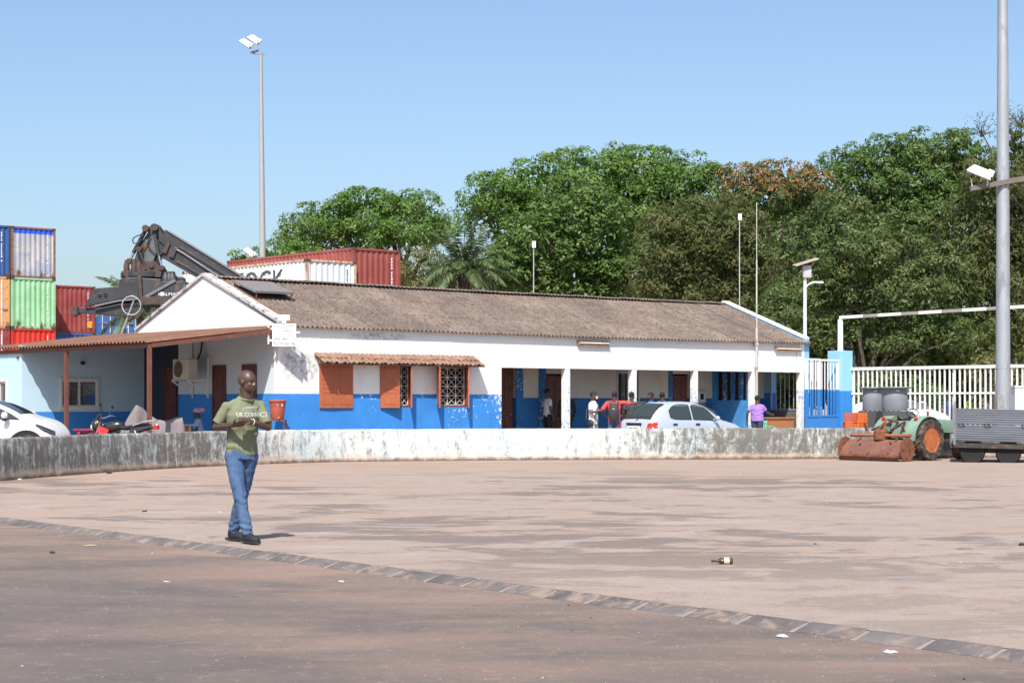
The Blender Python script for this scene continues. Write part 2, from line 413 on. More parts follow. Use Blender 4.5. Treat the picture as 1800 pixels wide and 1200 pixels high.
# gable walls with parapet copings
def gable_poly(e): return [(0,-.1),(DEP,-.1),(DEP,EAVE+e),(DEP/2,RIDGE+e),(0,EAVE+e)]
gw = MB()
gp = gable_poly(.06)
gw.add([(x, y, z) for x in (0.,.2) for y, z in [(a if a > 0 else .2, b) for a, b in gp]], [(4,3,2,1,0),(5,6,7,8,9),(0,1,6,5),(1,2,7,6),(2,3,8,7),(3,4,9,8),(4,0,5,9)])
gw.bx(0,.2,.0,.2,EAVE-.045,EAVE+.06)
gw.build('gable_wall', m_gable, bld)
# corner strip so the gable face reaches the front plane
ge = MB(); wall_holes(ge, 0, DEP, -.1, EAVE+.10, LEN-.25, LEN, [(.24,1.44,1.17,2.54)], 'y')
ge.add([(x,y,z) for x in (LEN-.25,LEN) for y,z in ((0,EAVE+.10),(DEP,EAVE+.10),(DEP/2,RIDGE+.10))], [(2,1,0),(3,4,5),(1,2,5,4),(2,0,3,5)])
ge.build('end_gable_wall', m_end, bld)
m_coping = M('stained parapet coping', (.50,.49,.46), .9, var=.15, scale=3, dirt=(.10,.095,.085), damt=.42, dscale=5, bump=.006, bscale=30)
m_coping2 = M('white parapet coping', (.78,.78,.76), .85, var=.06, dirt=(.3,.28,.25), damt=.08)
sl_ = (RIDGE-EAVE)/(DEP/2)
def coping(x0, x1, e, th, mat, ov):
    for sgn in (0, 1):
        def yy(v): return v if sgn == 0 else DEP - v
        pts = [(-ov, EAVE+e-sl_*ov), (DEP/2-.002, RIDGE+e-.002*sl_)]
        vs = []
        for x in (x0, x1):
            for (v, z), dz in ((pts[0],0),(pts[1],0),(pts[1],th),(pts[0],th)): vs.append((x, yy(v), z+dz))
        fs = [(0,1,2,3),(7,6,5,4),(0,4,5,1),(1,5,6,2),(2,6,7,3),(3,7,4,0)]
        MB().add(vs, fs if sgn == 0 else [f[::-1] for f in fs]).build('coping', mat, bld, bevel=.015)
coping(-.06, .22, .065, .10, m_coping, .08)
coping(LEN-.28, LEN+.03, .105, .055, m_coping2, .0)
bw = MB(); bw.bx(.2, LEN-.25, DEP-.2, DEP, -.1, EAVE-.045); bw.build('back_wall', m_front, bld)
# porch: inner wall, partition, ceiling, floor
IV = 1.75
iw = MB(); IH = [(8.75,9.6,-.1,2.5),(10.79,11.65,-.1,2.3),(13.85,14.75,1.05,2.35),(16.29,17.1,-.1,2.35)]
wall_holes(iw, 7.54, 18.04, -.1, 2.85, IV, IV+.16, IH); iw.bx(18.04, 20.75, IV, IV+.16, -.1, 2.85)
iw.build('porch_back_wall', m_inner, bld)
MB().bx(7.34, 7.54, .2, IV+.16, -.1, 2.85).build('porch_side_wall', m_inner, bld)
MB().bx(7.54, LEN-.25, .2, DEP-.2, 2.85, 2.9).build('porch_ceiling', M('grey ceiling', (.25,.23,.2), .9), bld)
MB().bx(7.3, LEN-.25, -.45, IV, -.05, .10).build('porch_floor', M('worn cement', (.3,.27,.24), .85, var=.2, scale=3), bld)
# doors
for a, b, zt in ((8.75,9.6,2.5),(10.79,11.65,2.3),(16.29,17.1,2.35)):
    d = MB().bx(a+.05,b-.05,IV+.07,IV+.11,.1,zt-.05).build('door', m_maroon, bld)
    for x0, x1 in ((a+.12, (a+b)/2-.04), ((a+b)/2+.04, b-.12)):
        MB().bx(x0,x1,IV+.058,IV+.07,.25,zt*.42).bx(x0,x1,IV+.058,IV+.07,zt*.5,zt-.2).build('door_panel', m_maroon, d)
    MB().tube([(b-.14,IV+.05,1.08),(b-.14,IV+.0,1.08),(b-.24,IV+.0,1.08)], .012, 6).build('handle', m_galv, d)
m_bluewood = paint_wall('flaking blue door surround', (.50,.52,.48), (.022,.13,.33), 5., .01, 1.5, .3)
for a, b in ((9.6,9.88),(10.52,10.79),(16.12,16.29),(17.1,17.2)):
    MB().bx(a, b, IV-.03, IV, -.1, 2.6).build('door_surround', m_bluewood, bld)
# inner window and meter box
w = MB().bx(13.85,14.75,IV-.02,IV+.04,1.0,1.05).bx(13.85,14.75,IV-.02,IV+.04,2.35,2.4).bx(13.80,13.85,IV-.02,IV+.04,1.0,2.4).bx(14.75,14.8,IV-.02,IV+.04,1.0,2.4).bx(14.27,14.33,IV,IV+.04,1.05,2.35).build('window', M('grey aluminium', (.42,.42,.42), .45, .4), bld)
for a, b in ((13.85,14.27),(14.33,14.75)): MB().bx(a,b,IV+.05,IV+.06,1.05,2.35).build('pane', m_glass, w)
MB().bx(13.7,14.9,IV-.1,IV-.002,.93,1.0).build('sill', M('reddish sill', (.22,.12,.09), .8), bld)
mbx = MB().bx(17.38,17.78,IV-.10,IV-.002,1.42,1.82).build('meter_box', M('grey box paint', (.40,.38,.35), .6), bld, bevel=.01)
MB().bx(17.44,17.72,IV-.108,IV-.10,1.48,1.76).build('meter_window', M('pale frame', (.6,.58,.54), .4), mbx)
MB().bx(17.50,17.66,IV-.114,IV-.108,1.52,1.72).build('meter_glass', m_glass, mbx)
MB().tube([(17.5,IV-.02,1.82),(17.5,IV-.02,2.85)], .014, 6).build('conduit', m_galv, bld)
# partition facing left at the fourth column, with an unglazed counter opening and flaking posts
pt = MB(); wall_holes(pt, .185, IV, -.1, 2.85, 18.18, 18.34, [(.24,1.60,1.50,2.42)], 'y'); pt.build('partition_wall', M('mid blue paint', (.045,.22,.50), .7, var=.15, scale=3, dirt=(.5,.55,.55), damt=.08, dscale=16), bld)
for v in (.55,.9,1.25): MB().bx(18.20,18.3,v-.06,v+.06,1.5,2.42).build('counter_post', m_bluewood, bld)
MB().bx(18.42,18.50,.5,1.7,1.4,2.5).build('curtain', m_maroon, bld)
# poster
m_paper = M('faded paper', (.55,.54,.52), .8, var=.1)
po = MB(); pv = [(18.44+.0,IV-.006,1.30)]
po.prism([(18.32+.15*math.cos(t)*1.0,2.0+.16*math.sin(t)) for t in [i*math.pi/8 for i in range(16)]], IV-.012, IV-.004)
po.prism([(18.24,1.38),(18.42,1.38),(18.44,1.86),(18.22,1.86)], IV-.009, IV-.003)
po.build('poster', m_paper, bld)
# barred opening in the end wall of the last bay
gr = MB()
for v in (.24, 1.44): gr.bx(LEN-.27,LEN-.22,v-.03,v+.03,1.17,2.53)
for z in (1.17, 2.50): gr.bx(LEN-.268,LEN-.222,.27,1.41,z,z+.04)
g = gr.build('end_grille', m_galv, bld)
for i in range(5): MB().tube([(LEN-.245,.46+i*.19,1.2),(LEN-.245,.46+i*.19,2.5)], .016, 6).build('bar', m_galv, g)
MB().bx(LEN-.262,LEN-.252,.24,1.44,.14,1.14).build('kick_panel', M('dull green sheet', (.13,.115,.09), .7), g)
# front windows: frame, shutters, lattice grilles
def shutter(par, hinge_u, w, ang, side):
    """leaf hinged at hinge_u, width w, opened outward by ang; side=+1 leaf extends to +u when closed"""
    Mx = Matrix.Translation((hinge_u, -.012, 0)) @ Matrix.Rotation(-side*ang, 4, 'Z')
    x0, x1 = sorted((0, side*w))
    lf = MB().bx(x0,x1,-.032,0,WZ[0]-.03,WZ[1]+.0,Mx).build('shutter', m_shutter, par)
    z = [WZ[0]+.05, WZ[0]+.38, WZ[0]+.46, WZ[0]+.62, WZ[0]+.70, WZ[1]-.08]
    pn = MB()
    for a, b in ((z[0],z[1]),(z[2],z[3]),(z[4],z[5])):
        for yo in (-1, 1):
            y0, y1 = ((-.040,-.032) if yo < 0 else (0,.006))
            pn.bx(x0+.07,x1-.07,y0,y1,a,a+.018,Mx); pn.bx(x0+.07,x1-.07,y0,y1,b-.018,b,Mx); pn.bx(x0+.07,x0+.088,y0,y1,a+.018,b-.018,Mx); pn.bx(x1-.088,x1-.07,y0,y1,a+.018,b-.018,Mx)
            pn.bx(x0+.11,x1-.11,y0*.93,y1*.93,a+.04,b-.04,Mx)
    pn.build('panel_moulding', m_shutter, lf)
for i, (a, b) in enumerate(WIN):
    f = MB()
    f.bx(a,a+.05,-.008,.12,WZ[0],WZ[1]); f.bx(b-.05,b,-.008,.12,WZ[0],WZ[1]); f.bx(a+.05,b-.05,-.008,.12,WZ[1]-.05,WZ[1]); f.bx(a+.05,b-.05,-.008,.12,WZ[0],WZ[0]+.04)
    fr = f.build('window', m_shutter if i == 0 else M('window frame paint', (.22,.06,.035), .55), bld)
    MB().bx(a+.05,b-.05,.15,.19,WZ[0]+.04,WZ[1]-.05).build('dark_pane', glass('dusty dark pane', (.012,.012,.013), .25), fr)
    if i:
        u0, u1, z0, z1 = a+.06, b-.06, WZ[0]+.05, WZ[1]-.06
        gx = MB(); nx, nzz = 3 + (0 if i == 2 else 1), 4
        dx, dz = (u1-u0)/nx, (z1-z0)/nzz
        for k in range(nx+1): gx.bx(u0+k*dx-.008,u0+k*dx+.008,.030,.042,z0,z1)
        for k in range(nzz+1): gx.bx(u0,u1,.042,.052,z0+k*dz-.008,z0+k*dz+.008)
        for k in range(nx):
            for q in range(nzz):
                gx.beam((u0+k*dx,.036,z0+q*dz),(u0+(k+1)*dx,.036,z0+(q+1)*dz),.010,.012,(0,1,0)); gx.beam((u0+k*dx,.038,z0+(q+1)*dz),(u0+(k+1)*dx,.038,z0+q*dz),.010,.012,(0,1,0))
        for k in range(nx+1):
            for q in range(1,nzz): gx.ell((u0+k*dx,.03,z0+q*dz),(.026,.01,.026),n=8,m=4)
        gx.build('lattice_grille', m_steelw, fr)
    mid = (a+b)/2
    if i == 0:
        shutter(fr, a, .525, R(1.5), 1); shutter(fr, b, .525, R(.5), -1)
    elif i == 1:
        shutter(fr, a, .55, R(16), 1); shutter(fr, b, .50, R(54), -1)
    else:
        shutter(fr, a, .50, R(121), 1); shutter(fr, b, .50, R(55), -1)
# roof of corrugated sheets
def corr_sheet(width, length, per=.15, amp=.033, seg=6, th=.008):
    n = int(width/per*seg)
    top = [(i*per/seg, amp*math.cos(2*math.pi*i/seg)) for i in range(n+1)]
    mb = MB()
    mb.grid([[(x,0,z) for x,z in top],[(x,length*.5,z-.002) for x,z in top],[(x,length,z) for x,z in top]])
    mb.grid([[(x,length,z-th) for x,z in top],[(x,0,z-th) for x,z in top]])
    mb.grid([[(x,0,z-th) for x,z in top],[(x,0,z) for x,z in top]])
    mb.grid([[(x,length,z) for x,z in top],[(x,length,z-th) for x,z in top]])
    return mb
OVH = .15; slope = math.atan(sl_); run = DEP/2 + OVH; slen = run/math.cos(slope)
roof = MB()
for k in range(5):
    t = (k+.4)/5
    for sg in (0,1):
        v = -OVH + t*run; v = v if sg == 0 else DEP - v
        z = EAVE - OVH*sl_ + t*run*sl_ - .105
        roof.bx(.2, LEN-.25, v-.03, v+.03, z-.05, z+.05)
roof_o = roof.build('roof', M('old roof timber', (.13,.085,.06), .9), bld)
shl = slen/3 + .12
sme = corr_sheet(.975, shl).mesh('roof_sheet', 60); sme.materials.append(m_asb)
for r_ in range(3):
    for i in range(23):
        u = .21 + i*.90
        s0 = r_*(slen/3)
        o = link('roof_sheet', sme, None, roof_o)
        dip = -.03*math.sin(math.pi*(u/LEN)) - .014*noise.noise(V((u*.35,0,0)))
        o.location = (u, -OVH + s0*math.cos(slope), EAVE - OVH*sl_ + s0*math.sin(slope) + .022 + .008*r_ + (i % 2)*.003 + dip)
        o.rotation_euler = (slope - .004, random.uniform(-.003,.003), random.uniform(-.002,.002))
bs = corr_sheet(LEN-.45, slen, .15, .024, 4); 
bo = bs.build('back_roof_slope', m_asb, roof_o, smooth=60); bo.location = (LEN-.22, DEP+OVH, EAVE-OVH*sl_+.02); bo.rotation_euler = (slope, 0, math.pi)
cap = MB(); cap.grid([[(x, .17*math.sin(t), .06*math.cos(t)-.02+.016*math.cos(2*math.pi*x/.15)*abs(math.sin(t))) for t in [(-1.4+2.8*k/6) for k in range(7)]] for x in [i*.05 for i in range(22)]])
cme = cap.mesh('ridge_cap', 60); cme.materials.append(m_asb)
for i in range(20):
    u = .22 + i*1.022
    o = link('ridge_cap', cme, None, roof_o); o.location = (u, DEP/2, RIDGE+.065 + (i%2)*.008 - .025*math.sin(math.pi*u/LEN)); o.rotation_euler = (random.uniform(-.02,.02), random.uniform(-.006,.006), 0)
MB().bx(.15,.45,-OVH+.02,DEP/2,0,.012).build('verge_flashing', m_tin, roof_o).matrix_local = Matrix.Translation((.02,0,EAVE+.075)) @ Matrix.Rotation(slope,4,'X')
# awning of barrel tiles over the windows
aw = MB(); aw.add([(x,y,z) for x in (1.16,6.60) for y,z in ((-.001,2.63),(-.40,2.44),(-.40,2.41),(-.001,2.60))], [(0,1,2,3),(7,6,5,4),(0,4,5,1),(1,5,6,2),(2,6,7,3),(3,7,4,0)])
awn = aw.build('awning', M('old awning board', (.2,.15,.12), .9), bld)
tp = MB(); tp.grid([[(.082*math.sin(t)*(1-.1*s), -s*.30, .058*math.cos(t)*(1-.1*s)) for t in [(-1.5+3*k/8) for k in range(9)]] for s in (1,.5,0)])
tp.grid([[(.070*math.sin(t)*(1-.1*s), -s*.30, .046*math.cos(t)*(1-.1*s)) for t in [(1.5-3*k/8) for k in range(9)]] for s in (1,0)])
tp.grid([[(.070*math.sin(t)*.9, -.30, .046*math.cos(t)*.9) for t in [(-1.5+3*k/8) for k in range(9)]],[(.082*math.sin(t)*.9, -.30, .058*math.cos(t)*.9) for t in [(-1.5+3*k/8) for k in range(9)]]])
tme = tp.mesh('tile', 50); tme.materials.append(m_tile)
for r_ in range(2):
    for i in range(37):
        o = link('tile', tme, None, awn)
        s = .0 if r_ else .225
        o.location = (1.18+i*.146+random.uniform(-.012,.012), -.012-s*.90, 2.665-s*.435+(.022 if r_ else 0)+random.uniform(-.006,.008)); o.rotation_euler = (.45+random.uniform(-.05,.04), random.uniform(-.06,.06), random.uniform(-.06,.06))
# lamps under the eave
for u0, u1 in ((10.45,11.75),(19.25,20.55)):
    lm = MB().bx(u0,u1,-.055,-.002,3.10,3.26).bx(u0,u1,-.09,-.055,3.245,3.26).bx(u0,u1,-.09,-.055,3.10,3.112).build('tube_lamp', M('tan lamp casing', (.42,.27,.16), .6, dirt=(.2,.1,.06), damt=.3), bld)
    MB().tube([(u0+.08,-.085,3.18),(u1-.08,-.085,3.18)], .022, 8).build('tube', M('frosted tube', (.75,.72,.66), .3), lm)
    for u in (u0+.06,u1-.06): MB().bx(u-.025,u+.025,-.10,-.055,3.14,3.22).build('tube_holder', m_galv, lm)
# cables on the front
m_cable = M('black cable', (.02,.02,.02), .6)
for pts in ([(20.3,-.02,3.3),(20.33,-.03,3.0),(20.38,-.02,2.75),(20.34,-.02,2.55),(20.30,-.02,2.4)],):
    MB().tube(pts, .006, 5).build('cable', M('grey cable', (.2,.19,.18), .7), bld)
# gable doors and hatch
AV_ = 6.8
def gdoor(v0, v1, z0, z1, dark=False):
    d = MB().bx(-.025,-.0135,v0,v1,z0,z1).build('side_door', m_maroon, bld)
    MB().bx(-.04,-.025,v0,v0+.05,z0,z1).bx(-.04,-.025,v1-.05,v1,z0,z1).bx(-.04,-.025,v0+.05,v1-.05,z1-.05,z1).build('door_frame', m_maroon, d)
    for a, b in ((z0+.15,z0+.9),(z0+1.05,z1-.2)): MB().bx(-.034,-.025,v0+.14,v1-.14,a,b).build('door_panel', m_maroon, d)
MB().bx(-.012,-.001,4.93,AV_-.02,.05,3.3).build('wall_shade_panel', M('navy paint and porch shade', (.022,.036,.06), .75, var=.2, scale=2), bld)  # thin added sheet: navy paint with the deep porch's shade in its colour
gdoor(.98,1.66,.1,2.43); gdoor(2.46,3.12,.1,2.43); gdoor(5.0,5.65,.1,2.4)
MB().tube([(-.02,4.15,3.1),(-.02,4.15,1.7)], .02, 6).build('drain_pipe', m_galv, bld)
# ---------------------------------------------------------------- annex and lean-to porch on the gable side (building frame)
LW, LV0, LV1, AV = 3.76, -.12, 9.2, 6.8        # lean-to width, front and back edge, annex front
anx = thing('annex_building', 'pale blue annex with blue dado and sliding window behind the lean-to', 'building', B0, BA)
a = MB(); wall_holes(a, -LW+.02, -.005, -.1, 2.98, AV, AV+.2, [(-2.62,-1.45,1.27,2.10)]); a.build('front_wall', m_annex, anx)
a = MB(); wall_holes(a, AV+.2, AV+5.2, -.1, 2.84, -LW+.02, -LW+.22, [(AV+.85,AV+1.75,1.1,2.05)], 'y'); a.build('side_wall', m_annex, anx)
MB().bx(-LW+.22,-.01,AV+5.0,AV+5.2,-.1,2.84).build('back_wall', m_annex, anx)
m_alu = M('off-white window frame', (.60,.58,.54), .5, var=.08)
def slider(par, a0, a1, z0, z1, y, axis):
    def bb(mb, p0, p1, q0, q1, r0, r1): return mb.bx(p0,p1,q0,q1,r0,r1) if axis == 'x' else mb.bx(q0,q1,p0,p1,r0,r1)
    f = MB(); bb(f,a0,a0+.05,y-.03,y+.06,z0,z1); bb(f,a1-.05,a1,y-.03,y+.06,z0,z1); bb(f,a0+.05,a1-.05,y-.03,y+.06,z1-.05,z1); bb(f,a0-.02,a1+.02,y-.05,y+.06,z0-.04,z0+.04)
    w = f.build('window', m_alu, par); mid = (a0+a1)/2
    for p0, p1, yo in ((a0+.05, mid+.03, .03), (mid-.03, a1-.05, -.01)):
        g = MB(); bb(g,p0,p0+.05,y+yo,y+yo+.03,z0+.04,z1-.05); bb(g,p1-.05,p1,y+yo,y+yo+.03,z0+.04,z1-.05); bb(g,p0+.05,p1-.05,y+yo,y+yo+.03,z1-.1,z1-.05); bb(g,p0+.05,p1-.05,y+yo,y+yo+.03,z0+.04,z0+.09)
        sa = g.build('sash', m_alu, w)
        pa = MB(); bb(pa,p0+.05,p1-.05,y+yo+.01,y+yo+.016,z0+.09,z1-.1); pa.build('pane', m_mirrorglass, w)
m_mirrorglass = glass('reflective window glass', (.05,.06,.07), .03); m_mirrorglass.node_tree.nodes['Principled BSDF'].inputs['Specular IOR Level'].default_value = 1.; m_mirrorglass.node_tree.nodes['Principled BSDF'].inputs['IOR'].default_value = 2.1
slider(anx, -2.62, -1.45, 1.27, 2.10, AV-.02, 'x')
slider(anx, AV+.85, AV+1.75, 1.1, 2.05, -LW+.0, 'y')
lt = MB().tube([(-1.95,AV-.08,2.53),(-1.95,AV,2.53)], .05, 8).ell((-1.95,AV-.1,2.52),(.05,.05,.05)); lt.build('wall_lamp', m_dark, anx)
lean = thing('lean_to_porch', 'lean-to porch roof of rusty corrugated sheets on brown posts', 'porch', B0, BA)
zh, zl = 3.36, 2.90; lsl = math.atan2(zh-zl, LW)
lsh = corr_sheet(.98, LW/math.cos(lsl)+.14, .178, .030, 8, .004).mesh('roof_sheet', 60); lsh.materials.append(m_tin)
v = LV0
while v < LV1:
    o = link('roof_sheet', lsh, None, lean)
    # sheet x runs along +v, sheet length runs from the low eave up to the gable wall
    o.matrix_local = Matrix.Translation((-LW-.14, v+.98, zl+.012+random.uniform(-.004,.006))) @ Matrix.Rotation(math.pi*1.5,4,'Z') @ Matrix.Rotation(lsl,4,'X')
    v += .89
MB().beam((-LW,LV0+.03,zl-.09),(-LW,LV1,zl-.09),.07,.10).build('eave_beam', m_brownpaint, lean)
MB().beam((-LW+.04,LV0+.03,zl-.085),(-.01,LV0+.03,zh-.085),.06,.10).build('front_rafter', m_brownpaint, lean)
for v in (2.0,4.2,6.5): MB().beam((-LW+.04,v,zl-.085),(-.01,v,zh-.085),.05,.08).build('rafter', m_brownpaint, lean)
for v in (LV0+.06, 4.2): MB().bx(-LW-.045,-LW+.045,v-.045,v+.045,-.02,zl-.14).build('post', m_brownpaint, lean)
MB().beam((-LW-.02,LV1-2.2,zl-.26),(-LW+1.3,LV1-2.2,zl-.1),.05,.06).build('brace', m_brownpaint, lean)
tag(MB().bx(-LW,-.01,LV0,AV,-.05,.05).build('porch_floor', M('worn cement', (1,1,1)), lean), kind=None)
# air conditioner
ac = thing('air_conditioner', 'cream air-conditioner box on a bracket on the shaded gable wall', 'air conditioner', bl(-.36,3.72,2.05), BA)
MB().bx(-.30,.0,-.40,.40,0,.55).build('casing', M('cream casing', (.55,.52,.44), .5, var=.1), ac, bevel=.02)
MB().lathe([(.0,0),(.19,0),(.21,.012),(.23,.012),(.23,0)],20,Matrix.Translation((-.303,.10,.28)) @ Matrix.Rotation(R(-90),4,'Y')).build('fan_guard', M('dusty fan', (.22,.17,.12), .7), ac)
MB().bx(-.32,.34,-.42,-.38,-.05,-.001).bx(-.32,.34,.38,.42,-.05,-.001).beam((-.3,-.4,-.04),(.34,-.4,-.45),.03,.03).beam((-.3,.4,-.04),(.34,.4,-.45),.03,.03).bx(.3,.34,-.41,-.39,-.5,.6).bx(.3,.34,.39,.41,-.5,.6).build('bracket', m_steelw, ac)
MB().tube([(.1,-.2,.5),(.25,-.15,.75),(.33,-.1,1.1)], .025, 6).build('hose', m_cable, ac)
# signboard projecting at the corner
sg = thing('signboard', 'white signboard with lines of lettering on brackets at the building corner', 'sign', bl(-.04,-.30,0), BA)
SY = .62
Ms = Matrix.Rotation(R(-38),4,'Z') @ Matrix.Translation((.02,0,0))
MB().bx(-.30,.30,-.02,.02,2.86,3.44,Ms).build('board', M('white sign enamel', (.80,.80,.80), .5, var=.03), sg)
MB().bx(-.42,-.38,-.02,.02,2.92,3.40,Ms).bx(-.38,-.30,-.014,.014,3.28,3.33,Ms).bx(-.38,-.30,-.014,.014,2.99,3.04,Ms).bx(.30,.40,-.014,.30,3.2,3.24,Ms).bx(.30,.40,-.014,.30,3.0,3.04,Ms).build('bracket', m_steelw, sg)
MB().bx(-.14,.14,-.03,.03,3.52,3.66,Ms).tube([Ms@V((0,0,3.44)),Ms@V((0,0,3.52))],.05,8).build('floodlight', m_steelw, sg)
m_ink = M('faded grey lettering', (.13,.13,.16), .6); m_ink2 = M('pale grey lettering', (.20,.20,.22), .6)
def text_mesh(s, size, mat, name, parent, Mx, align='CENTER', ext=.0, sx=1., bold=0.):
    c = bpy.data.curves.new('t', 'FONT'); c.body = s; c.size = size; c.align_x = align; c.extrude = ext; c.resolution_u = 3; c.offset = bold
    o = bpy.data.objects.new('t', c); COL.objects.link(o)
    me = bpy.data.meshes.new_from_object(o.evaluated_get(bpy.context.evaluated_depsgraph_get()))
    bpy.data.objects.remove(o)
    me.transform(Mx @ Matrix.Scale(sx,4,(1,0,0))); me.name = name; me.materials.clear()
    return link(name, me, mat, parent) if parent is not None or mat is not None else me
UP = Matrix.Rotation(R(90),4,'X')
for s_, z, sz, mt, sx in (('REPUBLICA DA GUINE-BISSAU',3.375,.045,m_ink2,.9),('MINISTERIO',3.305,.045,m_ink2,.8),('DO INTERIOR',3.235,.055,m_ink,1.),('________________',3.185,.05,m_ink2,1.2),('DEPARTAMENTO DE',3.02,.085,m_ink,.72),('FRONTEIRA MARITIMA',2.90,.085,m_ink,.66)):
    text_mesh(s_, sz, mt, 'lettering', sg, Ms @ Matrix.Translation((0,-.024,z)) @ UP, sx=sx, bold=.0015)
# solar panel on the roof
sp = thing('solar_module', 'dark solar panel on a tilted frame at the left end of the roof', 'solar panel', bl(0,0,0), BA)
m_pv = M('dark solar cells', (.20,.185,.175), .6, var=.08); m_fr = M('panel edge', (.3,.29,.28), .5, .5)
Mp = Matrix.Translation((1.12,2.42,4.55)) @ Matrix.Rotation(R(17),4,'X') @ Matrix.Diagonal((.62,.60,1,1))
MB().bx(-.98,.98,-1.0,.95,-.02,.02,Mp).build('panel', m_pv, sp)
for i in range(13): MB().bx(-.98+i*.163-.006,-.98+i*.163+.006,-1.0,.95,.021,.026,Mp).build('cell_rib', M('rib grey',(.17,.165,.16),.5), sp)
MB().bx(-1.0,-.98,-1.02,.97,-.03,.03,Mp).bx(.98,1.0,-1.02,.97,-.03,.03,Mp).bx(-.98,.98,-1.02,-1.0,-.03,.03,Mp).bx(-.98,.98,.95,.97,-.03,.03,Mp).build('frame', m_fr, sp)
for x in (-.9,.9):
    for y, z in ((-.95,-.24),(.9,-.14)): MB().beam(Mp@V((x,y,-.02)),(Mp@V((x,y,-.02)))+V((0,0,z)),.03,.03).build('leg', m_brownpaint, sp)
# wash bucket on a stand
bk = thing('wash_bucket', 'terracotta plastic wash bucket with tap on a metal stand', 'bucket', bl(-.30,-.42,0))
m_tc = M('terracotta plastic', (.36,.085,.05), .4, var=.08)
MB().lathe([(.0,1.0),(.155,1.0),(.165,1.02),(.195,1.30),(.195,1.32),(.205,1.34),(.205,1.44),(.23,1.45),(.23,1.47)],24).build('tub', m_tc, bk, smooth=40)
MB().lathe([(.235,1.472),(.235,1.49),(.21,1.505),(.0,1.51)],24).build('lid', m_tc, bk, smooth=40)
MB().tube([(.06,-.16,1.06),(.06,-.22,1.06),(.06,-.225,1.03)], .013, 6).build('tap', M('tan tap', (.5,.35,.1), .4), bk)
MB().add([(.02,-.205,1.33),(.15,-.15,1.33),(.15,-.15,1.41),(.02,-.205,1.41)],[(0,1,2,3)]).build('paper_label', m_paper, bk)
for x in (-.19,.19):
    for y in (-.19,.19): MB().bx(x-.014,x+.014,y-.014,y+.014,0,.995).build('leg', m_rust, bk)
MB().bx(-.2,.2,-.2,-.175,.97,.995).bx(-.2,.2,.175,.2,.97,.995).bx(-.2,.2,-.2,-.18,.55,.57).bx(-.2,.2,.18,.2,.55,.57).bx(-.2,-.18,-.18,.18,.97,.995).bx(.18,.2,-.18,.18,.97,.995).build('stand_frame', m_rust, bk)

# ---------------------------------------------------------------- shipping containers
def corr_panel(L, H, d=.036, per=.28):
    """trapezoid corrugation in x,z plane, outside towards -y"""
    xs = []; x = 0.
    while x < L - .02:
        for dx, y in ((0,0),(.07,0),(.14,d),(.21,d)):
            if x+dx < L: xs.append((x+dx, y))
        x += per
    xs.append((L, 0.))
    return [[(x,y,0) for x,y in xs],[(x,y,H) for x,y in xs]]
def cont_mat(name, col, rust=.22, fade=None, band=None):
    m, nt, p = base(name)
    vec = coords(nt)
    z = nd(nt, 'ShaderNodeSeparateXYZ', {0: vec}).outputs[2]
    c = nd(nt, 'ShaderNodeVectorMath', {0: col, 'Scale': mr(nt, nz(nt, coords(nt,(1,1,.4)), 1.6, 5, .6), .3, .7, .85, 1.12)}, operation='SCALE').outputs[0]
    if fade: c = mixc(nt, mr(nt, nz(nt, vec, 1.1, 6, .65), .42, .6), c, fade)
    if band: c = mixc(nt, mr(nt, mth(nt,'ADD',z,mth(nt,'MULTIPLY',nz(nt,vec,3,4,.6),.12)), band[0], band[0]+.01), c, band[1])
    r1 = nz(nt, coords(nt,(1,1,.35)), 5, 8, .72, .4)
    k = mth(nt, 'ADD', r1, mr(nt, z, .5, .0, 0., .16))
    c = mixc(nt, mr(nt, k, .66-rust*.2, .74-rust*.15), c, (.13,.06,.035))
    finish(nt, p, c, .6, None); p.inputs['Specular IOR Level'].default_value = .3
    return m
CAST = MB().bx(-.006,.176,-.006,.176,0,.115).mesh('corner_casting'); CAST.materials.append(M('casting steel', (.09,.06,.05), .7, .3))
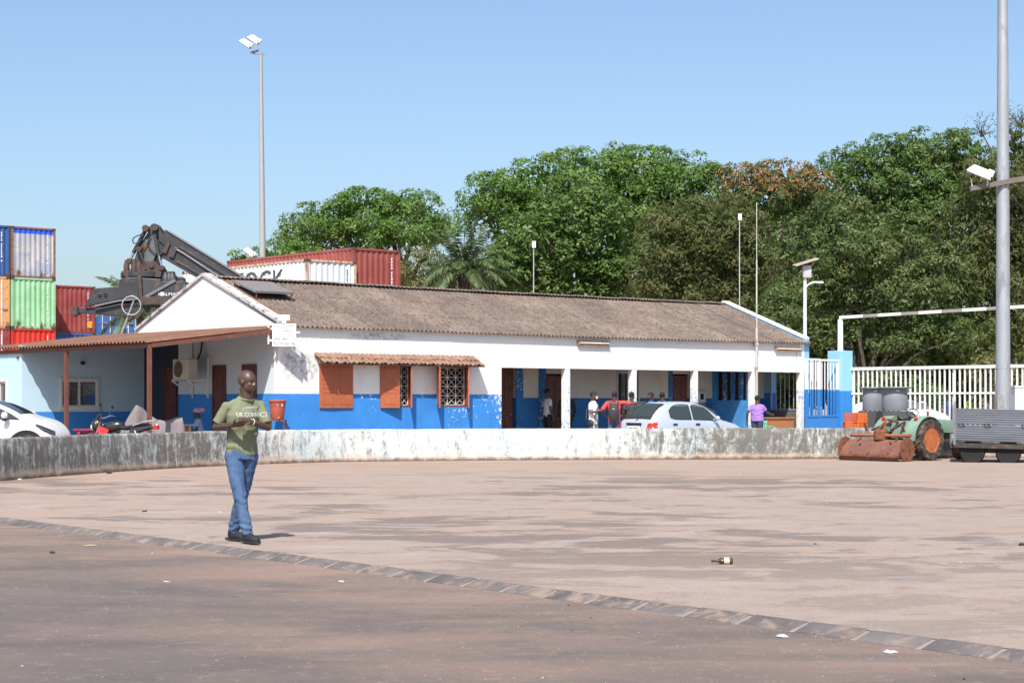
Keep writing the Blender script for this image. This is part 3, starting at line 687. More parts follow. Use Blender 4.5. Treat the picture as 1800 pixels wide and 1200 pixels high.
def container(label, org, mat, H=2.59, L=6.06, W=2.44, doors=False, post=None, text=None, tcol=(.75,.75,.75), rz=BA, group=None, codes=True):
    """local x = width of the visible end (facing -y), y = length going back"""
    t = thing('shipping_container', label, 'container', org, rz, group)
    post = post or mat; e = .11
    for x in (0, W-e):
        for y in (0, L-e): MB().bx(x,x+e,y,y+e,.11,H-.11).build('corner_post', post, t)
    for y in (0, L-.1):
        for z in (0, H-.1): MB().bx(.18,W-.18,y+.005,y+.1,z+.005,z+.095).build('end_rail', post, t)
    for x in (0, W-.08):
        for z in (0, H-.1): MB().bx(x+.004,x+.076,.18,L-.18,z+.005,z+.095).build('side_rail', post, t)
    for x in (0, W-.17):
        for y in (0, L-.17):
            for z in (0, H-.115): link('corner_casting', CAST, None, t, loc=(x,y,z))
    if not doors:
        pn = corr_panel(W-2*e, H-.2); MB().grid(pn, Matrix.Translation((e,.03,.1))).build('end_panel', mat, t)
    else:
        for x0, x1 in ((e, W/2-.01),(W/2+.01, W-e)):
            d = MB().bx(x0,x1,.03,.07,.1,H-.1).build('door', mat, t)
            for k in range(4): MB().bx(x0+.05,x1-.05,.022,.03,.25+k*.58,.25+k*.58+.40).build('door_panel', mat, d)
            for q in (.28,.72):
                x = x0+(x1-x0)*q
                MB().tube([(x,-.01,.12),(x,-.01,H-.12)], .02, 8).build('lock_bar', m_steelw, d)
                MB().bx(x-.05,x+.28,-.04,-.015,.95,1.0).build('lock_handle', m_galv, d)
            for z in (.3,.9,1.5,2.1): MB().bx(x0 if x0<.5 else x1-.06,(x0 if x0<.5 else x1-.06)+.06,.0,.03,z,z+.14).build('hinge', post, d)
        MB().bx(e+.12,e+.42,.018,.022,1.5,1.8).build('placard', m_paper, t)
    Mside = Matrix.Translation((.012,L-e,.1)) @ Matrix.Rotation(R(-90),4,'Z')
    MB().grid(corr_panel(L-2*e,H-.2), Mside).build('side_panel', mat, t)
    MB().bx(W-.05,W-.02,e,L-e,.1,H-.1).build('side_panel', mat, t)
    MB().bx(.05,W-.05,.05,L-.05,H-.04,H-.02).build('roof_panel', mat, t)
    MB().bx(.05,W-.05,L-.06,L-.03,.1,H-.1).build('end_panel', mat, t)
    tm = M('container lettering %.2f'%tcol[0], tcol, .6)
    if codes:
        cd = MB()
        rr = random.Random(sum(map(ord, label)))
        z = H-.42
        for k in range(11):
            w_ = rr.uniform(.04,.07); cd.bx(W-.46,W-.46+w_,.018,.026,z,z+.085); cd.bx(W-.46,W-.46+.03,.0175,.0255,z-.02,z-.005); z -= .125
            if k in (3,9): z -= .08
        tag(cd.build('code_marks', tm, t), kind='stuff')
    if text:
        s_, size, y, z = text
        text_mesh(s_, size, M('dark container lettering', (.06,.07,.08), .6), 'lettering', t, Matrix.Translation((-.004,y,z)) @ Matrix.Rotation(R(-90),4,'Z') @ UP, sx=1.25)
    return t
c_grey = cont_mat('faded grey container', (.42,.41,.42), .35, (.30,.33,.40), (2.30,(.03,.10,.62)))
c_green = cont_mat('light green container', (.25,.50,.27), .28, (.32,.55,.33))
c_red = cont_mat('bright red container', (.56,.04,.028), .05)
c_maroon = cont_mat('maroon container', (.25,.045,.045), .15, (.30,.07,.065))
c_blue = cont_mat('dark blue container', (.035,.09,.24), .15)
c_orange = cont_mat('pale orange container', (.62,.32,.13), .2)
c_white = cont_mat('white container', (.66,.70,.71), .05)
c_brick = cont_mat('brick red container', (.25,.06,.046), .12, (.28,.078,.065))
c_door = cont_mat('blue container doors', (.05,.14,.36), .05)
m_postr = M('rusty container frame', (.22,.12,.08), .8, var=.3, scale=6, dirt=(.12,.05,.03), damt=.4)
m_postw = M('rust streaked frame', (.55,.42,.32), .7, var=.2, scale=5, dirt=(.32,.13,.05), damt=.45, stretch=(1,1,.3))
S0 = at(20, 706, 92.3); S0.z = 0
stack = [(c_maroon,'dark container at the foot of the tall stack'),(c_red,'bright red container under the light green one'),(c_green,'rust-spotted light green container between red and grey ones'),(c_grey,'weathered grey container with bright blue top band, topmost of the tall stack')]
for k, (mt, lb) in enumerate(stack): container(lb, S0+V((0,0,2.592*k)), mt, post=m_postr if k == 3 else None)
S1 = S0 - bU*2.52 + bV*.02
for k, (mt, lb, dr) in enumerate([(c_brick,'brick red container in the lowest tier at the left edge',False),(c_maroon,'maroon container at the left edge below the pale orange one',True),(c_orange,'pale orange container with ribbed doors at the left edge',True),(c_blue,'dark blue container with white lettering, topmost at the left edge',False)]):
    container(lb, S1+V((0,0,2.592*k)), mt, doors=dr)
S2 = at(96, 706, 98.5); S2.z = 0
for k, (mt, lb) in enumerate([(c_grey,'grey container in the lowest tier beside the tall stack'),(c_door,'blue container just showing beneath the maroon one'),(c_maroon,'maroon container with yellow placard right of the green one')]):
    t = container(lb, S2+V((0,0,2.592*k)), mt)
    if k == 2: MB().bx(1.95,2.25,.012,.018,.32,.68).build('placard', M('yellow placard', (.72,.36,.04), .6), t)
S3 = S2 + bU*2.5 + bV*.1
for k, (mt, lb, dr) in enumerate([(c_blue,'blue container in the lowest tier behind the lean-to',False),(c_maroon,'red brown container below the blue doors',False),(c_door,'blue container with white locking bars on its doors',True)]):
    container(lb, S3+V((0,0,2.592*k-.35)), mt, doors=dr)
RB = at(620, 706, 74); RB.z = 0
for k, lb in enumerate(('brick red long container at the bottom behind the roof','brick red long container in the middle behind the roof','brick red long container showing above the office roof')):
    container(lb, RB+V((0,0,2.58*k-.02)), c_brick, L=9.5, post=c_brick)
WB = at(539, 706, 72.3); WB.z = 0
for k, lb in enumerate(('white long container at the bottom behind the roof','white long container in the middle behind the roof','white container with large dark lettering above the office roof')):
    container(lb, WB+V((0,0,2.4*k-.06)), c_white, L=9.5, H=2.39, post=m_postw, text=('TOCK',1.1,3.5,1.32) if k == 2 else None, tcol=(.12,.13,.14))
# ---------------------------------------------------------------- reach stacker (boom, head and spreader show above the lean-to)
RY = 66.0
def q(x, y): return ((130+x/5.455-900)/FPX*RY, EYE+(706-380-y/5.455)/FPX*RY)       # photo survey of the machine at 66 m
def qp(x, y, dy=0.): X, Z = q(x, y); return V((X, RY+dy, Z))
rs = thing('reach_stacker', 'black reach stacker boom with container spreader rising behind the office', 'reach stacker', (0,0,0))
m_bk = M('worn black machine paint', (.030,.032,.036), .5, var=.3, scale=2, dirt=(.10,.06,.045), damt=.22, dscale=3, spec=.5)
m_bk2 = M('grey black machine paint', (.045,.047,.052), .5, var=.25, scale=2, dirt=(.13,.075,.05), damt=.25, dscale=3)
m_mr = M('rusty machine steel', (.060,.038,.032), .75, var=.3, scale=3, dirt=(.12,.06,.04), damt=.28, dscale=5)
m_gt = M('grey boom top', (.14,.145,.15), .5, var=.12, dirt=(.12,.1,.09), damt=.2)
m_chr = M('chromed rod', (.7,.7,.7), .15, 1.)
def plate(name, pts, y0, y1, mat, bevel=.02):
    P = [q(*p) for p in pts]
    ar = sum(P[i][0]*P[(i+1)%len(P)][1]-P[(i+1)%len(P)][0]*P[i][1] for i in range(len(P)))
    if ar < 0: P = P[::-1]
    return MB().prism(P, RY+y0, RY+y1).build(name, mat, rs, bevel=bevel)
bo = plate('boom', [(830,120),(905,150),(2500,1125),(2500,1350),(870,410),(840,330)], -.45, .45, m_bk)
plate('boom_top_plate', [(905,137),(2500,1105),(2500,1128),(905,152)], -.5, .5, m_gt)
plate('boom_inner_section', [(820,150),(900,170),(960,260),(930,400),(860,400)], -.38, .38, m_bk2)
for k, (a, b) in enumerate(((915,270),(985,310))): plate('boom_collar', [(a,b),(a+35,b+0),(a-5,b+105),(a-50,b+90)], -.53, .53, m_mr if k == 0 else m_bk2)
for dy, mt in ((-.50,m_chr),(-.53,m_chr)): MB().tube([qp(1010,330,dy),qp(1080,370,dy),qp(1330,535,dy),qp(1500,640,dy)], .025, 6).build('hydraulic_pipe', mt, rs)
MB().beam(qp(1040,300,-.47),qp(1600,640,-.47),.06,.10).build('boom_rail', m_bk2, rs)
MB().beam(qp(1010,440,-.47),qp(1500,720,-.47),.06,.07).build('boom_rail', m_bk2, rs)
plate('boom_head', [(590,430),(640,290),(755,115),(830,110),(880,200),(890,300),(860,370),(790,470),(760,530),(690,530)], -.30, .30, m_bk2)
plate('head_cheek', [(700,250),(790,180),(830,330),(770,470),(690,440)], -.42, -.31, M('grey cheek plate', (.10,.105,.115), .45, var=.2))
plate('head_pin_plate', [(620,520),(700,440),(800,440),(870,510),(870,560),(640,560)], -.5, .5, m_mr)
MB().tube([qp(770,480,-.56),qp(770,480,.56)], .10, 14).build('head_pin', m_mr, rs, smooth=40)
plate('orange_reflector', [(702,285),(725,280),(712,325),(694,322)], -.44, -.425, M('orange plastic', (.7,.28,.02), .4))
plate('rotator', [(490,540),(880,545),(870,600),(540,605)], -.75, .75, m_mr)
MB().lathe([(.85,0),(.9,.04),(.9,.2),(.8,.24)], 28, Matrix.Translation(qp(690,575)-V((0,0,.1)))).build('slew_ring', m_bk, rs, smooth=40)
for x, y in ((530,490),(600,480),(650,490)):
    MB().lathe([(.09,-.55),(.11,-.5),(.11,-.05),(.08,0),(.08,.08),(.0,.1)], 14, Matrix.Translation(qp(x,y-35,-.45))).build('slew_motor', m_mr, rs, smooth=40)
for (a, b, r1, mt) in ((qp(555,440,-.35),qp(590,360,-.35),.05,m_chr),(qp(590,360,-.35),qp(712,130,-.35),.075,m_bk),(qp(650,330,-.48),qp(715,520,-.48),.055,m_bk),(qp(795,185,-.48),qp(838,390,-.48),.06,m_bk2),(qp(838,390,-.48),qp(868,505,-.48),.04,m_chr)):
    MB().tube([a,b], r1, 10).build('hydraulic_cylinder', mt, rs, smooth=40)
for x, y, r_ in ((712,128,.12),(800,118,.13),(650,325,.1),(868,505,.09),(555,440,.1)): MB().tube([qp(x,y,-.55),qp(x,y,-.28)], r_, 12).build('pivot_boss', m_mr, rs, smooth=40)
for pts in ([(760,200),(735,270),(760,330),(810,370)],[(690,180),(600,220),(600,270),(650,265)],[(830,110),(795,88),(765,105),(750,140)],[(880,160),(850,110),(800,95),(770,120)],[(840,240),(890,290),(870,370),(830,360)],[(745,250),(690,330),(690,370),(660,390)]):
    MB().tube(catmull([qp(x,y,-.5) for x,y in pts],5), .022, 6).build('hose', m_cable, rs)
# spreader: main box along the picture, telescopic arms
plate('spreader_frame', [(155,878),(240,706),(420,692),(478,688),(490,618),(560,604),(668,600),(668,805),(480,812),(300,850)], -.9, -.6, m_bk)
plate('spreader_frame', [(155,878),(240,706),(420,692),(478,688),(490,618),(1000,618),(1060,800),(480,812),(300,850)], .6, .9, m_bk)
MB().prism([q(*p) for p in [(240,880),(660,800),(1000,800),(1000,700),(480,700)]][::-1], RY-.6, RY+.6).build('spreader_core', m_bk, rs)
for x, y in ((302,775),(356,770)): MB().tube([qp(x,y,-.93),qp(x,y,-.89)], .07, 14).build('frame_hole', m_dark, rs)
plate('spreader_box', [(668,605),(880,620),(880,790),(720,782),(668,800)], -.92, -.5, m_bk2)
plate('spreader_box', [(1020,640),(1100,635),(1140,720),(1020,810),(1000,800)], -.95, .6, m_bk2)
plate('spreader_cover', [(890,640),(1020,640),(1020,800),(740,790),(760,770)], -.95, -.85, m_bk)
MB().beam(qp(735,790,-.97),qp(1020,630,-.97),.06,.10).build('stay', M('grey stay', (.14,.145,.15), .5), rs)
for x in (910,945,975): MB().lathe([(.13,-.3),(.16,-.25),(.16,.2),(.1,.28),(.1,.36),(0,.38)], 12, Matrix.Translation(qp(x,640,-.6))).build('damper', m_bk, rs, smooth=40)
plate('back_shroud', [(880,570),(1060,590),(1060,650),(880,640)], -.3, .3, m_bk)
plate('spreader_post', [(664,585),(702,590),(716,865),(688,860)], -1.05, -.93, m_mr)
plate('spreader_side_beam', [(700,782),(1100,805),(1050,862),(716,862)], -1.05, -.93, m_mr)
plate('lower_beam', [(85,880),(262,890),(262,948),(85,935)], -.75, -.45, m_bk)
plate('lower_beam', [(250,900),(480,850),(700,862),(960,862),(900,890),(640,880),(560,975),(255,945)], -.8, .8, m_bk)
plate('lower_rail', [(250,868),(480,818),(670,800),(670,815),(480,835),(255,885)], -1.0, -.92, M('scuffed edge', (.14,.14,.16), .5))
plate('twistlock_housing', [(20,872),(88,872),(88,948),(60,960),(45,975),(30,945),(20,940)], -.85, -.35, m_mr)
plate('twistlock_housing', [(520,965),(605,965),(600,990),(575,1000),(555,1022),(540,1000),(525,990)], -.75, -.3, m_mr)
plate('twistlock_housing', [(700,880),(780,880),(760,925),(735,940),(715,915)], -.7, -.25, m_bk)
text_mesh('KALMAR', .165, M('white machine lettering', (.7,.7,.7), .5), 'lettering', rs, Matrix.Translation(qp(958,776,-.955)) @ UP, sx=1.2)
plate('emblem', [(880,742),(907,742),(907,778),(880,778)], -.957, -.952, M('white machine lettering', (1,1,1)), 0)
# carrier vehicle behind the office
cx = q(1900,0)[0]
MB().bx(cx-1.5,cx+4.6,RY-1.6,RY+1.6,1.0,2.3).build('chassis', M('machine yellow', (.5,.3,.03), .5), rs, bevel=.1)
MB().bx(cx+.2,cx+1.7,RY-.8,RY+.8,2.3,3.9).build('cab', m_glass, rs, bevel=.08)
MB().beam(qp(2500,1240),(cx+4.2,RY,2.4),.8,.9).build('boom_foot', m_bk, rs)
for x in (cx-.6,cx+3.7):
    for y in (RY-1.7,RY+1.1): MB().lathe([(.35,0),(.75,.02),(.8,.1),(.8,.5),(.75,.58),(.35,.6)],24,Matrix.Translation((x,y,.8)) @ Matrix.Rotation(R(-90),4,'X')).build('wheel', m_black, rs, smooth=40)
# white hoop on a slanted pole in front of the machine
hp = thing('hoop_on_pole', 'white hoop on a slanted thin pole in front of the spreader', 'hoop', (0,0,0))
hc = at(231,537,60.5)
MB().tube([hc+V((.31*math.cos(t),0,.31*math.sin(t))) for t in [i*math.pi/16 for i in range(33)]], .020, 6, cap=False).build('ring', M('dull white hoop', (.42,.42,.41), .6), hp, smooth=60)
MB().tube([at(237,523,60.6), at(212,590,60.6), V((at(150,0,60.6).x,60.6,0))], .028, 6).build('pole', m_galv, hp)
MB().bx(hc.x-.01,hc.x+.07,60.5,60.58,hc.z+.28,hc.z+.34).build('clamp', m_galv, hp)

# ---------------------------------------------------------------- tall light mast (left) and steel mast (right)
def floodlight(par, Mx, s=1.):
    f = MB()
    f.add([(-.32*s,-.26*s,0),(.32*s,-.26*s,0),(.32*s,.26*s,0),(-.32*s,.26*s,0),(-.20*s,-.16*s,.22*s),(.22*s,-.16*s,.22*s),(.22*s,.16*s,.22*s),(-.20*s,.16*s,.22*s)],[(4,5,6,7),(0,1,5,4),(1,2,6,5),(2,3,7,6),(3,0,4,7)],Mx)
    h = f.build('lamp_head', M('white lamp housing', (.68,.66,.62), .45, var=.08), par, bevel=.012)
    MB().bx(-.33*s,.33*s,-.27*s,.27*s,-.03*s,-.002,Mx).build('lamp_lens', M('smoky lens', (.16,.14,.14), .25), h)
    MB().bx(.22*s,.36*s,-.1*s,.1*s,.08*s,.26*s,Mx).build('ballast_box', m_steelw, h)
    return h
mY = 88.
mb_ = at(461.5,706,mY); mst = thing('light_mast', 'tall thin floodlight mast rising behind the container stacks', 'light mast', (mb_.x,mY,0))
MB().tube([(0,0,0),(0,0,9),(-.09,0,18.2)], [.19,.15,.085], 16).build('pole', M('pale mast steel', (.36,.36,.355), .5, .2, var=.06), mst, smooth=50)
MB().beam((-.45,-.06,18.28),(.10,0,18.23),.09,.07).beam((-.50,-.45,18.22),(-.28,.45,18.50),.07,.10).build('head_bracket', M('bracket grey', (.25,.23,.2), .6), mst)
floodlight(mst, Matrix.Translation((-.78,-.45,18.62)) @ Matrix.Rotation(R(35),4,'Y') @ Matrix.Rotation(R(12),4,'X'), .95)
floodlight(mst, Matrix.Translation((-.50,.40,18.98)) @ Matrix.Rotation(R(35),4,'Y') @ Matrix.Rotation(R(18),4,'X'), .95)
floodlight(mst, Matrix.Translation((-.65,-.15,8.62)) @ Matrix.Rotation(R(38),4,'Y') @ Matrix.Rotation(R(10),4,'X'), .9)
MB().beam((-.5,-.1,8.5),(0,0,8.4),.06,.06).build('lamp_arm', m_galv, mst)
pY = 48.2
pb = at(1763,706,pY); pole = thing('steel_pole', 'thick grey steel pole with crossarm and lamp beside the trailer', 'pole', (pb.x,pY,0))
MB().tube([(0,0,0),(0,0,1.95),(0,0,1.952),(0,0,6),(-.01,0,14.5)], [.208,.200,.192,.172,.118], 28).build('shaft', m_galv, pole, smooth=40)
MB().tube([(0,0,2.33),(0,0,2.36)], [.196,.196], 28).build('weld_band', m_galv, pole, smooth=40)
ap = MB(); ap.prism([(-.21,1.0),(-.03,1.0),(-.03,1.58),(-.06,1.64),(-.12,1.66),(-.18,1.64),(-.21,1.58)],-.235,-.19); ap.build('access_plate', M('grey plate', (.32,.32,.31), .5, .3, dirt=(.25,.24,.22)), pole)
MB().bx(-.14,-.09,-.24,-.236,1.2,1.25).build('sticker', m_paper, pole)
MB().beam((-.95,-.30,7.05),(.62,-.12,7.36),.10,.13).build('crossarm', M('weathered bracket', (.15,.12,.105), .7), pole)
floodlight(pole, Matrix.Translation((-.72,-.28,7.42)) @ Matrix.Rotation(R(22),4,'Y') @ Matrix.Rotation(R(14),4,'X'), .95)
MB().tube([(-.88,-.3,7.08),(-.92,-.3,7.3)], .02, 6).tube([(-.5,-.28,7.12),(-.46,-.28,7.42)], .03, 6).build('lamp_yoke', m_steelw, pole)
MB().tube([(.18,0,6.9),(.9,.3,6.35),(3,1.2,5.2)], .02, 6).build('stay_cable', m_cable, pole)
tag(MB().tube(catmull([at(1760,372,48.3),at(1700,430,52),at(1620,500,56),at(1540,533,60),at(1420,563,63)],6), .010, 5).build('overhead_cable', m_cable), 'thin dark cable sagging from the steel pole towards the office', 'cable')

# ---------------------------------------------------------------- gate pillar, gate, fence, height bar
pil = tag(MB().bx(-.30,.30,-.30,.30,-.05,3.18).build('gate_pillar', m_post2, bevel=.012, loc=bl(23.05,.35,0), rz=BA), 'square pillar painted sky blue over blue at the end of the fence', 'pillar')
rg = MB().tube([V((-.0,-.312,1.05))+V((.05*math.cos(t),0,.05*math.sin(t))) for t in [i*math.pi/6 for i in range(13)]], .008, 5, cap=False); rg.build('iron_ring', M('blue iron', (.03,.15,.4), .5), pil)
def gate_mat(name):
    m, nt, p = base(name); z = nd(nt, 'ShaderNodeSeparateXYZ', {0: coords(nt)}).outputs[2]
    finish(nt, p, mixc(nt, mth(nt, 'LESS_THAN', z, 1.86), (.74,.75,.75), (.03,.19,.52)), .5); return m
m_gate = gate_mat('two-tone gate paint')
gt = thing('entrance_gate', 'narrow barred steel gate, white above blue, between office and pillar', 'gate', B0, BA)
for u0, u1, v0 in ((20.45,21.20,-.30),(21.26,22.72,.15)):
    MB().bx(u0,u0+.06,v0-.03,v0+.03,.05,2.88).bx(u1-.06,u1,v0-.03,v0+.03,.05,2.88).bx(u0+.06,u1-.06,v0-.03,v0+.03,2.82,2.88).bx(u0+.06,u1-.06,v0-.03,v0+.03,.95,1.0).bx(u0+.06,u1-.06,v0-.03,v0+.03,.05,.1).build('gate_frame', m_gate, gt)
    nb = 5 if u1-u0 < 1 else 9
    for k in range(nb): x = u0+.12+k*(u1-u0-.24)/(nb-1); MB().bx(x-.014,x+.014,v0-.014,v0+.014,1.0,2.82).build('bar', m_gate, gt)
    MB().bx(u0+.06,u1-.06,v0-.008,v0+.008,.1,.95).build('kick_plate', m_gate, gt)
fdir = V((.657,-.755,0)).normalized(); f0 = bl(23.30,.05,0); FA = math.atan2(fdir.y, fdir.x)
fn = thing('bar_fence', 'white vertical bar fence behind the water tanks and tractor', 'fence', f0, FA)
FL = 8.6; ztop = 2.62
MB().bx(0,FL,-.05,.05,ztop-.10,ztop).build('top_rail', m_steelw, fn); MB().bx(0,FL,-.03,.03,1.70,1.76).build('middle_rail', m_steelw, fn); MB().bx(0,FL,-.03,.03,.60,.66).build('bottom_rail', m_steelw, fn)
bm_ = MB().bx(-.022,.022,-.024,.024,.66,1.70).bx(-.022,.022,-.024,.024,1.76,ztop-.10).mesh('bar'); bm_.materials.append(m_steelw)
for i in range(44):
    o = link('bar', bm_, None, fn, loc=(.10+i*.194,0,0))
for x in (.03, 4.1, FL-.03): MB().bx(x-.035,x+.035,-.035,.035,-.05,.60).bx(x-.035,x+.035,.03,.06,.6,ztop-.1).build('post', m_steelw, fn)
hb = thing('height_barrier', 'white height-limit bar with grey bands standing on the blue pillar', 'barrier', pil.location, 0)
hb0 = V((0,0,3.18))
MB().bx(-.08,.08,-.08,.08,3.18,4.26).build('upright', m_steelw, hb)
MB().bx(-.10,.10,-.10,.10,3.18,3.20).build('base_plate', m_steelw, hb)
m_band = M('faded grey band', (.30,.27,.26), .6)
pos = 0.; k = 0
lens = [1.0,.62,.95,.7,.9,.8,.9,.8,.9,.8,.9,.8]
for k, l_ in enumerate(lens):
    a0 = V((0,0,4.32)) + fdir*pos + V((0,0,.012*pos)); b0 = V((0,0,4.32)) + fdir*(pos+l_) + V((0,0,.012*(pos+l_)))
    MB().beam(a0,b0,.10,.10).build('bar_section', m_steelw if k % 2 == 0 else m_band, hb); pos += l_
MB().bx(-.08,.08,-.08,.08,-.05,4.4).build('far_upright', m_steelw, hb, loc=fdir*pos)
# white cabinet right of the pole
cb = thing('white_cabinet', 'white cabinet standing right of the steel pole', 'cabinet', at(1795,706,49.0)*1.0)
cb.location.z = 0
MB().bx(-.23,.23,-.25,.25,0,1.84).build('body', m_steelw, cb, bevel=.02); MB().bx(-.25,.25,-.27,.27,1.84,1.88).build('lid', m_steelw, cb); MB().bx(-.2,.2,-.262,-.252,.1,1.75).build('door', m_steelw, cb)
# street light with solar panel
sY = 63.; sb = at(1415,706,sY); st = thing('solar_street_light', 'white solar street light standing behind the right end of the office', 'street light', (sb.x,sY,0))
MB().tube([(0,0,0),(0,0,5.9)], [.085,.055], 12).build('pole', m_steelw, st, smooth=40)
MB().bx(-.08,.20,-.14,.14,5.75,6.15).build('battery_box', M('pale battery box', (.42,.40,.42), .5), st)
MB().bx(-.42,.42,-.34,.34,-.02,.02,Matrix.Translation((.02,0,6.28)) @ Matrix.Rotation(R(-17),4,'Y') @ Matrix.Rotation(R(6),4,'X')).build('solar_panel', M('tan panel underside', (.42,.33,.27), .5), st)
MB().tube(catmull([(0,0,5.35),(.12,-.02,5.5),(.3,-.04,5.58),(.44,-.05,5.58)],5), .03, 8).build('lamp_arm', m_steelw, st)
MB().bx(.38,.62,-.11,.0,5.55,5.61).build('lamp_head', m_steelw, st)
# antenna masts
m_mastw = M('dull mast', (.50,.47,.43), .6, .3)
am = thing('aerial_mast', 'thin tall aerial mast clamped to the front of the office', 'mast', bl(18.25,-.12,0))
MB().tube([(0,0,0),(0,0,3.8),(0,0,3.801),(0,0,6.0),(0,0,6.001),(0,0,7.85)], [.042,.042,.026,.026,.015,.015], 10).build('pole', m_mastw, am)
for z in (2.55,3.3): MB().bx(-.06,.06,-.06,.10,z-.03,z+.03).build('clamp', m_galv, am)
for px, py, Y, lb in ((1300,376,63.5,'slim aerial pole with white box behind the right end of the ridge'),(938,424,61.,'slim aerial pole with white box above the middle of the ridge')):
    p = at(px,py,Y); a = thing('aerial_pole', lb, 'mast', (p.x,Y,0))
    MB().tube([(0,0,0),(0,0,p.z-.1)], [.024,.017], 8).build('pole', m_mastw, a)
    MB().bx(-.05,.07,-.05,.05,p.z-.22,p.z).build('antenna_box', m_steelw, a)
# water tanks on dark plinths
m_tank = M('grey plastic tank', (.19,.205,.23), .5, var=.12, scale=2)
for px, Y, lb, r_ in ((1535,53.6,'left grey water tank on dark plinth in front of the fence',.31),(1573,52.3,'right grey water tank on dark plinth in front of the fence',.36)):
    p = at(px,706,Y); t = thing('water_tank', lb, 'water tank', (p.x,Y,0), group='grey water tanks')
    MB().add([(x*s_,y*s_,z) for s_,z in ((r_*1.55,0),(r_*1.2,1.18)) for x,y in ((-1,-1),(1,-1),(1,1),(-1,1))],[(3,2,1,0),(4,5,6,7),(0,1,5,4),(1,2,6,5),(2,3,7,6),(3,0,4,7)]).build('plinth', M('dark sheet plinth', (.045,.045,.047), .7), t)
    MB().lathe([(0,1.19),(r_*.97,1.19),(r_,1.22),(r_*1.02,1.5),(r_*1.02,1.62),(r_,1.64),(r_,1.84)],28).build('drum', m_tank, t, smooth=40)
    MB().lathe([(r_*1.35,1.84),(r_*1.38,1.86),(r_*1.36,1.875),(0,1.885)],28).build('lid', m_tank, t, smooth=40)
    MB().bx(-.05,.05,-r_*1.06,-r_,1.74,1.79).build('tank_label', m_paper, t)
# orange crates
m_or = M('orange crate plastic', (.62,.15,.03), .5, var=.08)
def crate(label, loc, rz, tilt=0, mat=None):
    t = thing('plastic_crate', label, 'crate', loc, rz, 'orange crates by the pillar'); t.rotation_euler = (tilt, 0, rz); mat = mat or m_or
    w, d, h = .34, .26, .24
    for s_ in (-1,1):
        pn = MB()
        for k in range(5): pn.bx(-w/2,w/2,s_*d/2-.012,s_*d/2+.012,k*h/4-.016+.016,k*h/4+.016+.006)
        for k in range(7): x = -w/2+.02+k*(w-.04)/6; pn.bx(x-.010,x+.010,s_*d/2-.009,s_*d/2+.009,.02,h)
        pn.build('side_wall', mat, t)
        en = MB()
        for k in range(5): en.bx(s_*w/2-.011,s_*w/2+.011,-d/2,d/2,k*h/4+.001,k*h/4+.021)
        for k in range(5): y = -d/2+.02+k*(d-.04)/4; en.bx(s_*w/2-.008,s_*w/2+.008,y-.010,y+.010,.02,h)
        en.build('end_wall', mat, t)
    MB().bx(-w/2+.01,w/2-.01,-d/2+.01,d/2-.01,.0,.012).build('bottom', mat, t)
cp = at(1497,706,50.0); cp.z = 0
tb = thing('market_table', 'low wooden table carrying the orange crates', 'table', cp); MB().bx(-.5,.5,-.35,.35,.60,.64).build('table_top', M('plain wood', (.35,.22,.12), .7), tb)
for x in (-.45,.45):
    for y in (-.3,.3): MB().bx(x-.03,x+.03,y-.03,y+.03,0,.60).build('leg', M('plain wood', (1,1,1)), tb)
crate('bright orange plastic crate in front on the low table', cp+V((-.06,-.14,.64)), R(8))
crate('dark orange crate stacked on the front crate beside the pillar', cp+V((-.05,-.12,.89)), R(-14), 0, M('dark orange plastic', (.42,.09,.03), .5))
crate('orange plastic crate at the back right of the low table', cp+V((.24,.17,.64)), R(30)); crate('orange plastic crate stacked at the back right', cp+V((.24,.17,.89)), R(24))
# ---------------------------------------------------------------- trees
def leaf_mat(name, c1, c2, c3, trans=.35, rough=.5):
    m = bpy.data.materials.new(name); m.use_nodes = True; nt = m.node_tree; p = nt.nodes['Principled BSDF']
    t = nd(nt, 'ShaderNodeAttribute', attribute_name='tint').outputs['Fac']
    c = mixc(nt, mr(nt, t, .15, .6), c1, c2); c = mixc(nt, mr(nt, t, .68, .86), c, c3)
    nt.links.new(c, p.inputs[0]); p.inputs[2].default_value = rough; p.inputs['Specular IOR Level'].default_value = .35
    tl = nd(nt, 'ShaderNodeBsdfTranslucent', {0: mixc(nt, .5, c, (.16,.24,.03))})
    mx = nd(nt, 'ShaderNodeMixShader', {0: trans, 1: p.outputs[0], 2: tl.outputs[0]})
    nt.links.new(mx.outputs[0], nt.nodes['Material Output'].inputs[0]); return m
def leaf_mesh(name, P, N, T, ln, wd, tint, fold=.0):
    n = len(P)
    N = N / np.linalg.norm(N, axis=1, keepdims=True)
    T = T - N*np.sum(T*N, axis=1, keepdims=True); T /= np.linalg.norm(T, axis=1, keepdims=True)+1e-9
    B = np.cross(N, T)
    ln = ln[:,None]; wd = wd[:,None]
    v = np.empty((n,4,3))
    v[:,0] = P - T*ln*.5; v[:,1] = P + B*wd*.5 + T*ln*.08 - N*wd*.18; v[:,2] = P + T*ln*.5 - N*ln*.14; v[:,3] = P - B*wd*.5 + T*ln*.08 - N*wd*.18
    me = bpy.data.meshes.new(name); me.vertices.add(n*4); me.loops.add(n*4); me.polygons.add(n)
    me.vertices.foreach_set('co', v.reshape(-1)); me.loops.foreach_set('vertex_index', np.arange(n*4, dtype=np.int32))
    me.polygons.foreach_set('loop_start', np.arange(0,n*4,4,dtype=np.int32)); me.polygons.foreach_set('loop_total', np.full(n,4,dtype=np.int32))
    a = me.attributes.new('tint','FLOAT','FACE'); a.data.foreach_set('value', tint.astype(np.float32))
    me.update(); me.validate(); return me
